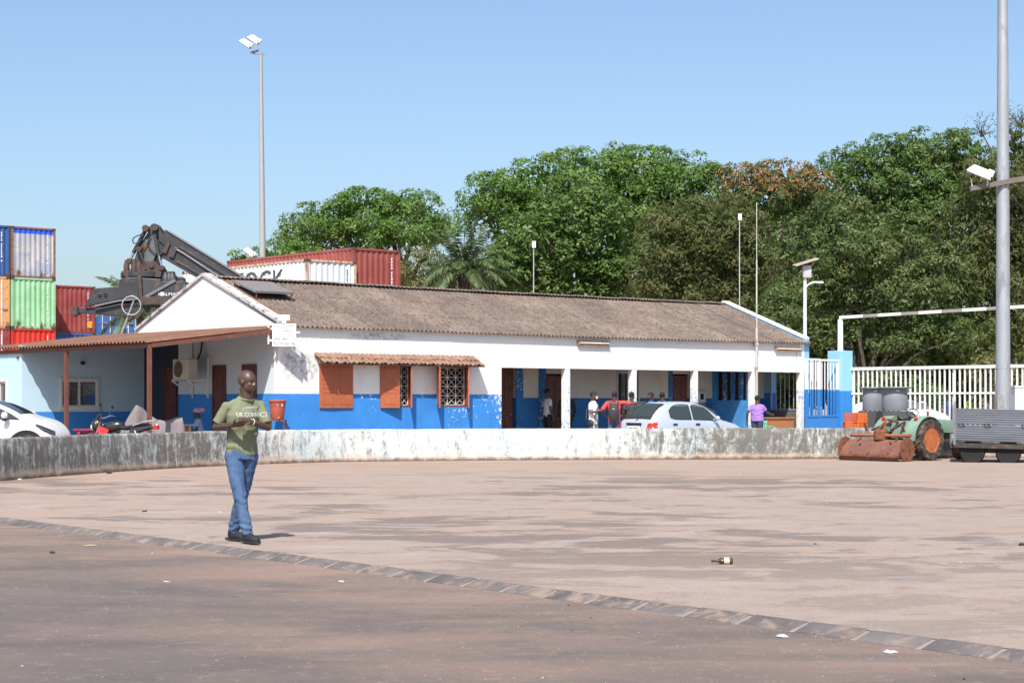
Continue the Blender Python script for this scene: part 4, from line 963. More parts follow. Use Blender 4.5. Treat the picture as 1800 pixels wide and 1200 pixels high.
def crown_arrays(lobes, dens=1., puff=.6, size=.2, asp=.45, cover=1.15, droop=.2, inner=1., up=.3, top_tint=None, rag=.0):
    """leaves set on the outside of many small rounded tufts that cover the crown's lobes, plus a loose filling inside"""
    Ps, Ns, Ts, Ls, Ws, Tn = [], [], [], [], [], []
    C = np.array([l[0] for l in lobes]); Rr = np.array([l[1] for l in lobes])
    zmin, zmax = (C[:,2]-Rr[:,2]).min(), (C[:,2]+Rr[:,2]).max()
    def put(P, N, T, s, tint):
        if top_tint is not None:
            h = (P[:,2]-zmin)/(zmax-zmin); n = len(P)
            tint = np.where(rng.random(n) < top_tint[1]*np.clip((h-top_tint[0])/(1-top_tint[0])*2.,0,1), .9, tint*.66)
        Ps.append(P); Ns.append(N); Ts.append(T); Ls.append(s); Ws.append(s*asp*rng.uniform(.8,1.2,len(s))); Tn.append(tint)
    for i, (c, r) in enumerate(lobes):
        c = np.array(c); r = np.array(r)
        area = 4*math.pi*((r[0]*r[1])**1.6/3+(r[0]*r[2])**1.6/3+(r[1]*r[2])**1.6/3)**(1/1.6)
        nc = int(area/(math.pi*puff*puff*.55)*dens)
        d = rng.normal(size=(nc,3)); d /= np.linalg.norm(d, axis=1, keepdims=True)
        lump = np.array([noise.noise(V(x)*2.2+V((i*7.,0,0))) for x in d])*.22
        cc = c + d*(rng.uniform(.80,.98,nc)+lump)[:,None]*r
        keep = (rng.random(nc) < np.where(d[:,2] < -.5, .45, 1.)) & (cc[:,2] > .2)
        for j in range(len(lobes)):
            if j != i: keep &= np.linalg.norm((cc-C[j])/Rr[j], axis=1) > .74
        cc, d = cc[keep], d[keep]; nc = len(cc)
        if nc:
            rp = puff*rng.uniform(.55,1.45,nc); tone = rng.random(nc)
            k = np.maximum(6,(cover*rng.uniform(.7,1.2,nc)*4.2*rp*rp/(size*size*asp)*.62).astype(int))
            idx = np.repeat(np.arange(nc), k); n = len(idx)
            v = rng.normal(size=(n,3)) + d[idx]*1.1 + np.array([0,0,.45]); v /= np.linalg.norm(v, axis=1, keepdims=True)
            P = cc[idx] + v*(rp[idx]*rng.uniform(.66,1.04+rag,n))[:,None]*np.array([1,1,.72])
            N = v + np.array([0,0,up]) + rng.normal(size=(n,3))*.42
            T = rng.normal(size=(n,3)) + v*.3 + np.array([0,0,-droop])
            put(P, N, T, size*rng.uniform(.6,1.35,n), np.clip(.4*tone[idx]+.6*rng.random(n),0,1))
        n = int(area*9*inner/(size/.2))
        if n:
            v = rng.normal(size=(n,3)); v /= np.linalg.norm(v, axis=1, keepdims=True)
            P = c + v*r*rng.uniform(.45,.80,n)[:,None]; ok = P[:,2] > .2; P = P[ok]; n = len(P)
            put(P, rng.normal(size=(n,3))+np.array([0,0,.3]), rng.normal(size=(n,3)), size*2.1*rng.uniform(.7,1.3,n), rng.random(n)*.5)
    return [np.concatenate(x) for x in (Ps,Ns,Ts,Ls,Ws,Tn)]
m_bark = M('grey brown bark', (.075,.058,.046), .95, var=.3, scale=3, stretch=(2,2,.4), bump=.02, bscale=8)
def limb_path(a, b, wob, n=6):
    a, b = V(a), V(b); out = []
    for i in range(n+1):
        t = i/n; p = a.lerp(b, t) + V((0,0,1))*math.sin(t*math.pi)*.10*(b-a).length
        out.append(p + V((random.uniform(-1,1),random.uniform(-1,1),random.uniform(-.5,.5)))*wob*math.sin(t*math.pi))
    return out
def tree(name, label, Y, lobes_px, mat, group='trees behind the office', base_px=None, trunk_r=.35, depth=.95, twigs=0, dY=None, **kw):
    lobes = []
    for k, (px, py, rx, ry) in enumerate(lobes_px):
        dy = (random.uniform(-1.2,1.2) if dY is None else dY[k])
        c = at(px, py, Y+dy); r = (rx/FPX*Y, rx/FPX*Y*depth, ry/FPX*Y)
        lobes.append((tuple(c), r))
    bx_ = base_px if base_px else sum(l[0] for l in lobes_px)/len(lobes_px)
    b = at(bx_, 706, Y); b.z = -.1
    t = thing(name, label, 'tree', b, 0, group)
    arr = crown_arrays(lobes, **kw); arr[0] = arr[0] - np.array(b)
    me = leaf_mesh('crown', *arr); link('crown', me, mat, t)
    zc = min(l[0][2]-l[1][2]*.2 for l in lobes)
    fork = V((0,0,max(1.8, zc*.55)))
    tr = MB(); tr.tube([(0,0,0),(.05,0,fork.z*.5),tuple(fork)], [trunk_r*1.35,trunk_r,trunk_r*.85], 12)
    for c, r in lobes:
        e = V(c)-b; tr.tube(limb_path(fork - V((0,0,.2)), e, .25), [trunk_r*.6*(1-.8*i/6) for i in range(7)], 7)
        for _ in range(3 + twigs):
            d = V((random.uniform(-1,1),random.uniform(-1,1),random.uniform(-.1,1))); d.normalize()
            f = random.uniform(.8,1.12 if twigs else .95)
            e2 = e + V((d.x*r[0],d.y*r[1],d.z*r[2]))*f
            tr.tube(limb_path(e - V((0,0,r[2]*.3)), e2, .12, 4), [trunk_r*.12*(1-.85*i/4) for i in range(5)], 5)
    tr.build('trunk', m_bark, t, smooth=60)
    return t
L_bright = leaf_mat('bright broad leaves', (.066,.138,.024), (.130,.232,.044), (.21,.30,.08))
L_dark = leaf_mat('deep green glossy leaves', (.050,.098,.020), (.105,.180,.040), (.18,.24,.08), rough=.45)
L_olive = leaf_mat('olive brown leaves', (.066,.088,.024), (.112,.130,.042), (.18,.135,.065), rough=.65)
L_mango = leaf_mat('leaves with copper flush', (.045,.085,.02), (.09,.135,.036), (.34,.18,.075))
L_mid = leaf_mat('mid green slender leaves', (.060,.098,.028), (.115,.162,.050), (.19,.19,.08))
L_yel = leaf_mat('dry yellow green leaves', (.10,.12,.035), (.17,.17,.06), (.25,.16,.07))
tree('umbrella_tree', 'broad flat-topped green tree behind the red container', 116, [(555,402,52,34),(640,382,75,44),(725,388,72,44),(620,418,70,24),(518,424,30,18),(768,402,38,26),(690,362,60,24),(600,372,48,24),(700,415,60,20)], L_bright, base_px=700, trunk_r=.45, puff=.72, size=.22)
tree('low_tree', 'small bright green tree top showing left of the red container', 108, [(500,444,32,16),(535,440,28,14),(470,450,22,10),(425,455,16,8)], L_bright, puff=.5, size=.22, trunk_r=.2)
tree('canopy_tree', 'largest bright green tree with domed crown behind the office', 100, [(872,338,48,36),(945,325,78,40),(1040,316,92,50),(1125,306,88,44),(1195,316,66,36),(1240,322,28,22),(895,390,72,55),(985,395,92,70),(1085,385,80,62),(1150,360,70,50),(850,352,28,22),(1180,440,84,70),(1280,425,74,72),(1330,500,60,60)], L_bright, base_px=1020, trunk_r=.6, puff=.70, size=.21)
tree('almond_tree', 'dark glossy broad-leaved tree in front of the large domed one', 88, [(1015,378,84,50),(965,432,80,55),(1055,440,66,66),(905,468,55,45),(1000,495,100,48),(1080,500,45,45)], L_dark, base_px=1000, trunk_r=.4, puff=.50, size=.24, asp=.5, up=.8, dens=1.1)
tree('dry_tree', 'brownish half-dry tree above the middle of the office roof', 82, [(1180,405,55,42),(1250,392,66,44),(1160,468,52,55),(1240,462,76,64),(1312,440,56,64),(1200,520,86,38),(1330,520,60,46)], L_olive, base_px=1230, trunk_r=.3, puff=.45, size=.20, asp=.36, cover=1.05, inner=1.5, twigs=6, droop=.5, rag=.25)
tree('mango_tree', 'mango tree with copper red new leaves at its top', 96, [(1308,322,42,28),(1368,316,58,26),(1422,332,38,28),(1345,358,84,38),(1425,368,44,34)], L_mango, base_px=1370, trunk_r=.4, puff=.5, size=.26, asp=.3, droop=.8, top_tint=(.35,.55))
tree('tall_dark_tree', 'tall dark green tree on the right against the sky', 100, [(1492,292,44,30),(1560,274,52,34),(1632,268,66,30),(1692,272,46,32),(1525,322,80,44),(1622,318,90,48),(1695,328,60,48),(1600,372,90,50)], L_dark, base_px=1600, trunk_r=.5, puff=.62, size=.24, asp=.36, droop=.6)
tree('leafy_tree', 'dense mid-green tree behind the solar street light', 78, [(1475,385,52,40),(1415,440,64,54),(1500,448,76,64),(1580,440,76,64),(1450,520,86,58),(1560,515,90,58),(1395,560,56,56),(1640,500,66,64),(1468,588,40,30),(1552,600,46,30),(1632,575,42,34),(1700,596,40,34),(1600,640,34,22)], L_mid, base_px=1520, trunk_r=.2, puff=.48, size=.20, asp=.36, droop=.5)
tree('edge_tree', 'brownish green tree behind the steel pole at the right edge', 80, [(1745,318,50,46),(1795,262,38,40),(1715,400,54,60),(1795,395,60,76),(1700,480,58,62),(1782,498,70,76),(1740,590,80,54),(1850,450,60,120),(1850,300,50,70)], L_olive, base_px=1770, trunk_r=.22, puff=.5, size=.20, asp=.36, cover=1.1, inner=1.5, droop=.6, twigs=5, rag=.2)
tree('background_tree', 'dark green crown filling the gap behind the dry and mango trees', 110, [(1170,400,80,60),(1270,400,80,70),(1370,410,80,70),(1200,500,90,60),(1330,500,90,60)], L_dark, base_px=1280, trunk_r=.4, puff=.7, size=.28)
tree('background_tree', 'dark green crown filling the gap behind the steel pole', 108, [(1480,400,80,70),(1580,420,80,70),(1690,390,90,80),(1790,350,80,80),(1500,510,90,70),(1640,510,90,70),(1780,490,90,80),(1870,400,70,100)], L_dark, base_px=1680, trunk_r=.4, puff=.7, size=.28)
tree('wispy_tree', 'thin bare-twigged treetop at the upper right corner', 92, [(1725,232,26,30),(1795,215,36,36),(1835,240,40,50)], L_olive, base_px=1790, trunk_r=.2, puff=.4, size=.18, asp=.3, cover=.25, twigs=22, dens=.4, inner=.05, rag=.4)
tree('dry_shrub', 'dry yellowish shrub left of the palm behind the ridge', 92, [(742,470,38,36),(715,495,24,26),(770,500,40,26)], L_yel, trunk_r=.15, puff=.42, size=.2, asp=.36, twigs=4, rag=.2)
tree('flowering_shrub', 'yellow green shrub right of the palm behind the ridge', 90, [(880,486,38,36),(845,512,50,20),(925,500,40,30)], L_yel, trunk_r=.15, puff=.42, size=.2, asp=.4, twigs=3, rag=.2)
for px, py, rx, ry, Y, mt, lb in ((1535,690,46,40,72,L_mid,'leafy bush behind the fence by the water tanks'),(1612,700,40,34,74,L_dark,'dark bush behind the middle of the fence'),(1735,668,34,40,66,L_yel,'yellow green bush behind the fence left of the pole'),(1800,668,34,44,66,L_yel,'yellow green bush at the right edge behind the fence')):
    tree('bush', lb, Y, [(px,py,rx,ry),(px+rx*.7,py+8,rx*.7,ry*.8)], mt, 'bushes behind the fence', trunk_r=.1, puff=.34, size=.17)
# undergrowth: a shaded mass under the trees
arr = crown_arrays([(tuple(at(px,py,Y)), (rx/FPX*Y, 1.6, ry/FPX*Y)) for px,py,rx,ry,Y in [(1330+i*52, 655+12*math.sin(i*2.1), 50, 75, 86+2*math.sin(i*1.7)) for i in range(14)]+[(1330+i*75, 620, 64, 95, 97) for i in range(10)]+[(1480,600,74,56,83),(1570,606,74,54,83),(1650,600,60,54,84)]+[(760+i*75, 560, 60, 60, 100) for i in range(8)]], puff=.7, size=.36, inner=1.6)
tag(link('undergrowth', leaf_mesh('undergrowth', *arr), L_dark), 'dark mass of undergrowth beneath the trees', 'undergrowth', kind='stuff')
# palms
m_frond = leaf_mat('palm frond', (.06,.10,.038), (.105,.155,.065), (.18,.19,.09), .25, .45)
def palm(name, label, px, py, Y, n, ln, trunk_r, seed, lo=-.6):
    rr = random.Random(seed); c = at(px,py,Y); t = thing(name, label, 'palm tree', (c.x,Y,0))
    MB().tube([(0,0,0),(.1,0,c.z*.5),(0,0,c.z)], [trunk_r*1.3,trunk_r,trunk_r*1.1], 12).build('trunk', m_bark, t, smooth=60)
    for i in range(n):
        az = i*2.399+rr.uniform(-.2,.2); el = R(82) - (i/n)**.8*R(95) + rr.uniform(-.1,.1); L = ln*rr.uniform(.85,1.1)
        P = V((0,0,c.z)); d = V((math.cos(az)*math.cos(el), math.sin(az)*math.cos(el), math.sin(el))); pts = [P.copy()]
        ns = 14
        for k in range(ns):
            d = (d + V((0,0,-.060-.085*k/ns))).normalized(); P = P + d*L/ns; pts.append(P.copy())
        f = MB(); f.tube(pts, [.035*(1-.85*k/ns) for k in range(ns+1)], 5)
        fr = f.build('frond', m_frond, t)
        Ps, Ns, Ts, Ls, Ws, Tn = [], [], [], [], [], []
        for k in range(46):
            s = .12+.88*k/46; j = min(int(s*ns), ns-1); p = pts[j].lerp(pts[j+1], s*ns-j); tg = (pts[j+1]-pts[j]).normalized()
            sd = tg.cross(V((0,0,1)));  sd = sd.normalized() if sd.length > .05 else V((1,0,0)); u = sd.cross(tg)
            l_ = .75*math.sin(math.pi*min(1,(s*.9+.12)))**.7*ln/3.2
            for g_ in (-1,1):
                dd = (sd*g_*.75 + tg*.55 - V((0,0,.35)) + u*.15 + V((rr.uniform(-.15,.15),rr.uniform(-.15,.15),rr.uniform(-.2,.1)))).normalized()
                Ps.append(tuple(p+dd*l_*.5)); Ts.append(tuple(dd)); Ns.append(tuple(u+sd*g_*.4)); Ls.append(l_); Ws.append(.065*ln/3.2); Tn.append(rr.random())
        me = leaf_mesh('leaflets', *[np.array(x, float) for x in (Ps,Ns,Ts,Ls,Ws,Tn)]); tag(link('leaflets', me, m_frond, fr), kind='stuff')
palm('oil_palm', 'feathery palm behind the roof ridge left of the dark tree', 815, 474, 84, 36, 2.75, .25, 3)
palm('small_palm', 'small palm behind the spreader left of the gable', 246, 545, 74, 22, 2.3, .16, 5)
palm('far_palm', 'distant palm whose fronds show above the spreader', 214, 528, 86, 14, 1.6, .14, 8)
# ---------------------------------------------------------------- vehicles
def car_paint(name, col, metal=.0, rough=.28):
    m, nt, p = base(name)
    d = nz(nt, coords(nt), 3, 5, .6)
    finish(nt, p, mixc(nt, mr(nt, d, .5, .8, 0., .25), col, [c*.75+.03 for c in col]), mr(nt, d, .4, .7, rough, rough+.15))
    p.inputs['Metallic'].default_value = metal; p.inputs['Coat Weight'].default_value = .5; p.inputs['Coat Roughness'].default_value = .08
    return m
m_carglass = glass('dark car glass', (.018,.024,.026), .05)
def pane_glass(name, col, alpha=.55):
    m = bpy.data.materials.new(name); m.use_nodes = True; nt = m.node_tree; p = nt.nodes['Principled BSDF']
    p.inputs[0].default_value = c4(col); p.inputs[2].default_value = .04; p.inputs['Specular IOR Level'].default_value = .7; p.inputs['Alpha'].default_value = alpha
    return m
m_seeglass = pane_glass('greenish car window', (.05,.075,.07), .62)
def interp(tab, x):
    """smooth (Catmull-Rom) lookup in rows (x, a, b, ...)"""
    n = len(tab)
    if x <= tab[0][0]: return tab[0][1:]
    if x >= tab[-1][0]: return tab[-1][1:]
    for i in range(n-1):
        if tab[i][0] <= x <= tab[i+1][0]: break
    p0, p1, p2, p3 = tab[max(i-1,0)], tab[i], tab[i+1], tab[min(i+2,n-1)]
    h = p2[0]-p1[0]; t = (x-p1[0])/h; out = []
    for k in range(1, len(p1)):
        m1 = (p2[k]-p0[k])/(p2[0]-p0[0])*h if p2[0] != p0[0] else 0; m2 = (p3[k]-p1[k])/(p3[0]-p1[0])*h if p3[0] != p1[0] else 0
        t2, t3 = t*t, t*t*t
        out.append((2*t3-3*t2+1)*p1[k]+(t3-2*t2+t)*m1+(-2*t3+3*t2)*p2[k]+(t3-t2)*m2)
    return out
class Car:
    """x from nose 0 to tail L, stations: x, half width, belt z, belt half width, top z, top half width"""
    def __init__(s, tab, zb=.20): s.tab = tab; s.zb = zb; s.L = tab[-1][0]
    def sec(s, x):
        w, bz, bw, tz, tw = interp(s.tab, x); zb = s.zb + (.10*(1-min(1,min(x,s.L-x)/.5)))
        return [(w*.80,zb),(w*.95,zb+.03),(w*.99,zb+.16),(w,zb+(bz-zb)*.5),(w*.995,zb+(bz-zb)*.78),(bw+.012,bz-.03),(bw,bz),(bw*.55+tw*.45,bz+(tz-bz)*.45),(tw+.02,bz+(tz-bz)*.82),(tw-.035,tz-(tz-bz)*.06-.006),(tw*.7,tz-.004),(tw*.35,tz+.006),(0,tz+.008)]
    def body(s, name, mat, par, n=64):
        rows = []
        for i in range(n+1):
            t = i/n; x = s.L*(t*t*(3-2*t)*.35+t*.65); c = s.sec(x)
            rows.append([(x,-y,z) for y,z in c]+[(x,y,z) for y,z in c[::-1][1:]])
        mb = MB(); mb.grid(rows); k = len(rows[0]); mb.f += [tuple(range(k-1,-1,-1)), tuple(n*k+i for i in range(k))]
        mb.f = [f[::-1] for f in mb.f]
        return mb.build(name, mat, par, smooth=38)
    def side_pt(s, x, t, side, out):
        w, bz, bw, tz, tw = interp(s.tab, x)
        P = [(bw,bz),(bw*.55+tw*.45,bz+(tz-bz)*.45),(tw+.02,bz+(tz-bz)*.82),(tw-.035,tz-(tz-bz)*.06)]
        T = [0,.45,.82,.94]
        for i in range(3):
            if t <= T[i+1] or i == 2: u = (t-T[i])/(T[i+1]-T[i]); break
        y = P[i][0]+(P[i+1][0]-P[i][0])*u; z = P[i][1]+(P[i+1][1]-P[i][1])*u
        return V((x, side*(y+out), z+out*.3))
    def side_win(s, name, outline, side, mat, par, out=.008, nx=12):
        """outline: list (x, t_low, t_high)"""
        xs = [o[0] for o in outline]; rows = []
        for i in range(nx+1):
            x = xs[0]+(xs[-1]-xs[0])*i/nx; lo, hi = [np.interp(x, xs, [o[k] for o in outline]) for k in (1,2)]
            rows.append([s.side_pt(x, lo+(hi-lo)*k/4, side, out) for k in range(5)])
        mb = MB(); mb.grid(rows)
        if side > 0: mb.f = [f[::-1] for f in mb.f]
        return mb.build(name, mat, par, smooth=60)
    def top_win(s, name, x0, x1, k0, k1, mat, par, out=.010):
        rows = []
        for i in range(9):
            x = x0+(x1-x0)*i/8; w, bz, bw, tz, tw = interp(s.tab, x); kk = k0+(k1-k0)*i/8
            rows.append([(x, tw*kk*j/6, tz+.008+out-(.012*(j/6)**2)) for j in range(-6,7)])
        mb = MB(); mb.grid(rows); return mb.build(name, mat, par, smooth=60)
m_tyre = M('tyre rubber', (.022,.021,.02), .85, var=.3, scale=6, dirt=(.12,.085,.065), damt=.35, dscale=7)
def road_wheel(par, x, y, z, r, w, side, rim=None, group=None):
    Mx = Matrix.Translation((x,y,z)) @ Matrix.Rotation(R(90)*(1 if side < 0 else -1),4,'X')
    t = MB().lathe([(r*.62,-w/2),(r*.93,-w/2),(r,-w/2+.03),(r,w/2-.03),(r*.93,w/2),(r*.70,w/2),(r*.66,w/2-.015)],32,Mx).build('wheel', m_tyre, par, smooth=40)
    rm = MB().lathe([(r*.66,w/2-.02),(r*.60,w/2-.03),(r*.56,w/2-.07),(r*.2,w/2-.06),(r*.17,w/2-.03),(0,w/2-.03)],24,Mx)
    for k in range(10):
        a_ = k*math.pi/5; rm.beam(Mx@V((r*.15*math.cos(a_),r*.15*math.sin(a_),w/2-.035)), Mx@V((r*.62*math.cos(a_),r*.62*math.sin(a_),w/2-.03)), .045,.02, Mx.to_3x3()@V((0,0,1)))
    rm.build('rim', rim or M('alloy rim', (.5,.5,.5), .35, .7), t, smooth=30)
def arch(par, x, z, r, w, side):
    a = MB(); rows = []
    for k in range(17):
        t = math.pi*k/16
        rows.append([(x+rr*math.cos(t), side*(w+o), z+rr*math.sin(t)) for rr, o in ((r*.55,.003),(r*.97,.004),(r*1.0,.012),(r*1.03,.008))])
    a.grid(rows)
    if side < 0: a.f = [f[::-1] for f in a.f]
    a.build('wheel_arch', m_black, par, smooth=60)
def seats(par, xs, ywid, z0, z1, col):
    for x in xs:
        for y in (-ywid, ywid):
            MB().tube([(x,y,z0),(x+.06,y,z0+(z1-z0)*.75)], [(.12,.22),(.07,.18)], 12, side=(1,0,0)).ell((x+.10,y,z1-.02),(.05,.12,.09)).build('seat', col, par, smooth=60)
# white hatchback at the left edge, nose to the right
Wt = [(0,.42,.60,.40,.66,.30),(.05,.66,.70,.60,.76,.48),(.22,.80,.86,.72,.93,.60),(.45,.845,.97,.78,1.045,.66),(.80,.85,1.03,.80,1.145,.66),(1.12,.85,1.045,.80,1.305,.60),(1.5,.85,1.055,.80,1.45,.585),(2.0,.85,1.065,.80,1.525,.58),(2.7,.85,1.08,.80,1.53,.58),(3.3,.85,1.10,.79,1.48,.57),(3.75,.84,1.12,.77,1.34,.56),(3.95,.80,1.0,.70,1.05,.52),(4.0,.7,.8,.6,.82,.45)]
wc = Car(Wt); nose = at(114,706,42.1)
wcar = thing('parked_car', 'white hatchback at the left edge behind the low wall, nose to the right', 'car', (nose.x,42.1,0), R(180-4))
m_wp = car_paint('white car paint', (.78,.78,.78))
wc.body('body', m_wp, wcar)
ys = 1    # the side towards the camera (local +y after turning round)
for side in (1,-1):
    wc.side_win('window_surround', [(.80,.0,.22),(1.0,.0,.60),(1.3,.0,.76),(1.6,.0,.82),(2.2,.0,.86),(3.2,.02,.82),(3.45,.1,.5)], side, m_black, wcar, .006)
    for o in ([(1.16,.05,.58),(1.40,.05,.70),(1.62,.05,.76)],[(1.66,.05,.76),(2.0,.05,.80),(2.30,.05,.80)],[(2.40,.05,.80),(3.1,.06,.76)],[(.88,.03,.24),(.98,.03,.44),(1.09,.03,.54)]): wc.side_win('side_window', o, side, m_seeglass if side > 0 else m_carglass, wcar, .012)
    for x in (.62,3.3): arch(wcar, x, .35, .45, .851, side); road_wheel(wcar, x, side*.79, .35, .36, .2, side)
    MB().tube([(1.13,side*.82,1.09),(1.10,side*.92,1.10)], .025, 8).ell((1.08,side*.98,1.14),(.07,.10,.085)).build('door_mirror', m_wp, wcar, smooth=60)
    MB().ell((1.09,side*.96,1.06),(.07,.07,.05)).build('mirror_base', m_black, wcar, smooth=60)
    hl = MB(); hl.grid([[V((x,side*(y+.012),z)) for x,y,z in r_] for r_ in [[(.02,.60,.68),(.02,.60,.73),(.03,.58,.78)],[(.12,.72,.72),(.12,.72,.79),(.13,.69,.84)],[(.25,.80,.80),(.26,.80,.86),(.28,.75,.91)],[(.42,.82,.92),(.42,.81,.94),(.43,.79,.96)]]])
    hl.build('headlight', M('smoked headlight', (.05,.052,.055), .1), wcar, smooth=60)
    MB().bx(2.25,2.43,side*.862 if side>0 else -.875,.875 if side>0 else side*.862,.93,.96).build('door_handle', m_wp, wcar)
wc.top_win('windscreen', .86, 1.55, .78, .80, m_carglass, wcar, .004)
wc.top_win('rear_window', 3.45, 3.9, .9, .85, m_carglass, wcar)
seats(wcar, (1.75,2.7), .36, .55, 1.2, M('teal grey seat', (.12,.22,.22), .8))
# silver hatchback, tail to the left
St = [(0,.45,.50,.40,.55,.30),(.08,.66,.62,.58,.68,.48),(.35,.77,.76,.68,.80,.58),(.75,.79,.84,.72,.90,.62),(1.02,.79,.88,.73,.97,.64),(1.25,.79,.90,.73,1.17,.60),(1.5,.79,.91,.73,1.34,.56),(1.85,.79,.92,.73,1.435,.545),(2.4,.79,.93,.73,1.45,.545),(2.9,.79,.935,.72,1.42,.54),(3.2,.785,.94,.71,1.33,.53),(3.45,.77,.93,.69,1.12,.54),(3.58,.75,.90,.66,.95,.56),(3.66,.72,.80,.62,.83,.52),(3.70,.62,.6,.5,.62,.42)]
sc = Car(St); SA = R(37)
rr_c = V((3.86,50.05,0)); hd = V((math.cos(SA),math.sin(SA),0)); lf_ = V((-math.sin(SA),math.cos(SA),0))
s_nose = rr_c + lf_*.79 + hd*3.7
scar = thing('parked_car', 'silver hatchback seen from its tail, parked in front of the porch', 'car', s_nose, SA+math.pi)
m_sp = car_paint('silver blue car paint', (.47,.52,.60), .25, .3)
sc.body('body', m_sp, scar)
for side in (1,-1):
    for o in ([(1.26,.06,.30),(1.45,.06,.72),(1.62,.06,.82),(2.02,.06,.84),(2.08,.06,.72)],[(2.20,.06,.78),(2.26,.06,.84),(2.62,.06,.84),(2.82,.08,.74),(2.92,.16,.56)]):
        sc.side_win('window_rubber', [(o[0][0]-.035,o[0][1]-.03,o[0][2]+.04)]+[(x,a_-.035,b_+.035) for x,a_,b_ in o[1:-1]]+[(o[-1][0]+.035,o[-1][1]-.02,o[-1][2]+.02)], side, m_black, scar, .005)
        sc.side_win('side_window', o, side, m_seeglass, scar, .010)
    for x in (.68,3.05): arch(scar, x, .28, .34, .79, side); road_wheel(scar, x, side*.72, .28, .28, .17, side)
    MB().tube([(1.38,side*.76,.95),(1.36,side*.84,.97)], .02, 8).ell((1.34,side*.89,.99),(.055,.08,.065)).build('door_mirror', m_sp, scar, smooth=60)
    for x in (2.0,2.85): MB().bx(x-.08,x+.08,side*.792 if side>0 else -.802,.802 if side>0 else side*.792,.80,.85).build('door_handle', m_black, scar, bevel=.01)
    tl = MB(); tl.grid([[V((x,side*(y+.010),z)) for x,y,z in r_] for r_ in [[(3.50,.765,.66),(3.48,.755,.77),(3.46,.735,.88)],[(3.60,.75,.66),(3.60,.735,.77),(3.57,.70,.88)],[(3.685,.66,.66),(3.68,.65,.77),(3.64,.63,.87)],[(3.715,.56,.66),(3.70,.55,.77),(3.665,.55,.85)]]])
    tl.build('tail_light', M('red tail light', (.55,.02,.015), .15), scar, smooth=60)
sc.top_win('rear_window_rubber', 3.03, 3.57, .99, 1.02, m_black, scar, .006); sc.top_win('rear_window', 3.08, 3.53, .95, .97, m_seeglass, scar, .012)
sc.top_win('windscreen', 1.08, 1.66, .93, .93, m_carglass, scar)
MB().bx(3.70,3.715,-.26,.26,.66,.78).build('number_plate', M('white plate', (.75,.75,.72), .5), scar)
pm = MB()
for k in range(7): pm.bx(3.7155,3.718,-.20+k*.058,-.165+k*.058,.69,.74)
tag(pm.build('plate_marks', M('plate lettering', (.06,.06,.06), .6), scar), kind='stuff')
MB().tube([(3.69,t*.06,.84) for t in range(-5,6)], .03, 8).build('plate_hood', m_black, scar)
MB().tube([(3.62,.0,.93),(3.50,.16,1.06),(3.40,.30,1.17)], .012, 6).build('rear_wiper', m_black, scar)
seats(scar, (1.75,2.6), .34, .5, 1.16, M('grey seat cloth', (.16,.17,.18), .9))
# dark car behind it, nose to the left
dn = at(1091,706,52.7); dcar = thing('parked_car', 'dark car behind the silver hatchback, its windscreen showing', 'car', (dn.x,52.7,0), BA)
dc = Car([(x,a_*.97,b_,c_*.97,d_*1.0,e_) for x,a_,b_,c_,d_,e_ in St]); m_dp = car_paint('black car paint', (.02,.02,.022))
dc.body('body', m_dp, dcar); dc.top_win('windscreen', 1.04, 1.66, .96, .96, pane_glass('pale windscreen', (.30,.36,.30), .7), dcar); dc.top_win('rear_window', 3.1, 3.53, .95, .95, m_carglass, dcar)
for side in (1,-1):
    dc.side_win('side_window', [(1.26,.06,.30),(1.45,.06,.72),(1.62,.06,.82),(2.9,.10,.70)], side, m_carglass, dcar, .01)
    for x in (.68,3.05): road_wheel(dcar, x, side*.70, .28, .28, .17, side)
    MB().ell((.22,side*.56,.68),(.10,.12,.07)).build('headlight', M('clear headlight', (.3,.3,.3), .1), dcar, smooth=60)
# white car beyond the fence
vY = 63.; vn = at(1668,706,vY); vcar = thing('parked_car', 'white car with blue lower edge beyond the bar fence', 'car', (vn.x-.3,vY,0), R(122))
vc = Car(Wt); vc.body('body', m_wp, vcar); vc.top_win('windscreen', .86, 1.55, .93, .93, m_seeglass, vcar)
for side in (1,-1):
    vc.side_win('side_window', [(1.2,.05,.40),(1.62,.05,.72),(2.3,.05,.8),(3.1,.06,.76)], side, m_carglass, vcar, .01)
    MB().bx(.5,3.6,side*.86-.006,side*.86+.006,.78,.92).build('blue_stripe', M('blue stripe', (.02,.08,.55), .4), vcar)
    for x in (.72,3.35): road_wheel(vcar, x, side*.78, .31, .31, .2, side)

# ---------------------------------------------------------------- tractor with rotary tiller (local x = heading, y = left)
TA = R(40); TN = V((10.28,45.05,0)); th = V((math.cos(TA),math.sin(TA),0)); tlft = V((-math.sin(TA),math.cos(TA),0))
trc = thing('tractor', 'small pale green tractor with orange wheel rims parked against the low wall', 'tractor', TN + tlft*.58, TA)
m_tg = M('faded green tractor paint', (.175,.27,.20), .65, var=.16, scale=2.5, dirt=(.30,.25,.18), damt=.14, dscale=5)
m_tg2 = M('dusty grey green panel', (.26,.36,.31), .65, var=.15, dirt=(.2,.15,.1), damt=.25)
m_rim = M('orange wheel rim', (.50,.15,.06), .6, var=.15, dirt=(.25,.09,.05), damt=.3)
m_ttyre = M('dusty tractor tyre', (.045,.04,.037), .9, var=.3, scale=5, dirt=(.24,.14,.09), damt=.45, dscale=5)
m_eng = M('oily engine block', (.035,.03,.027), .6, var=.4, dirt=(.12,.07,.05), damt=.4)
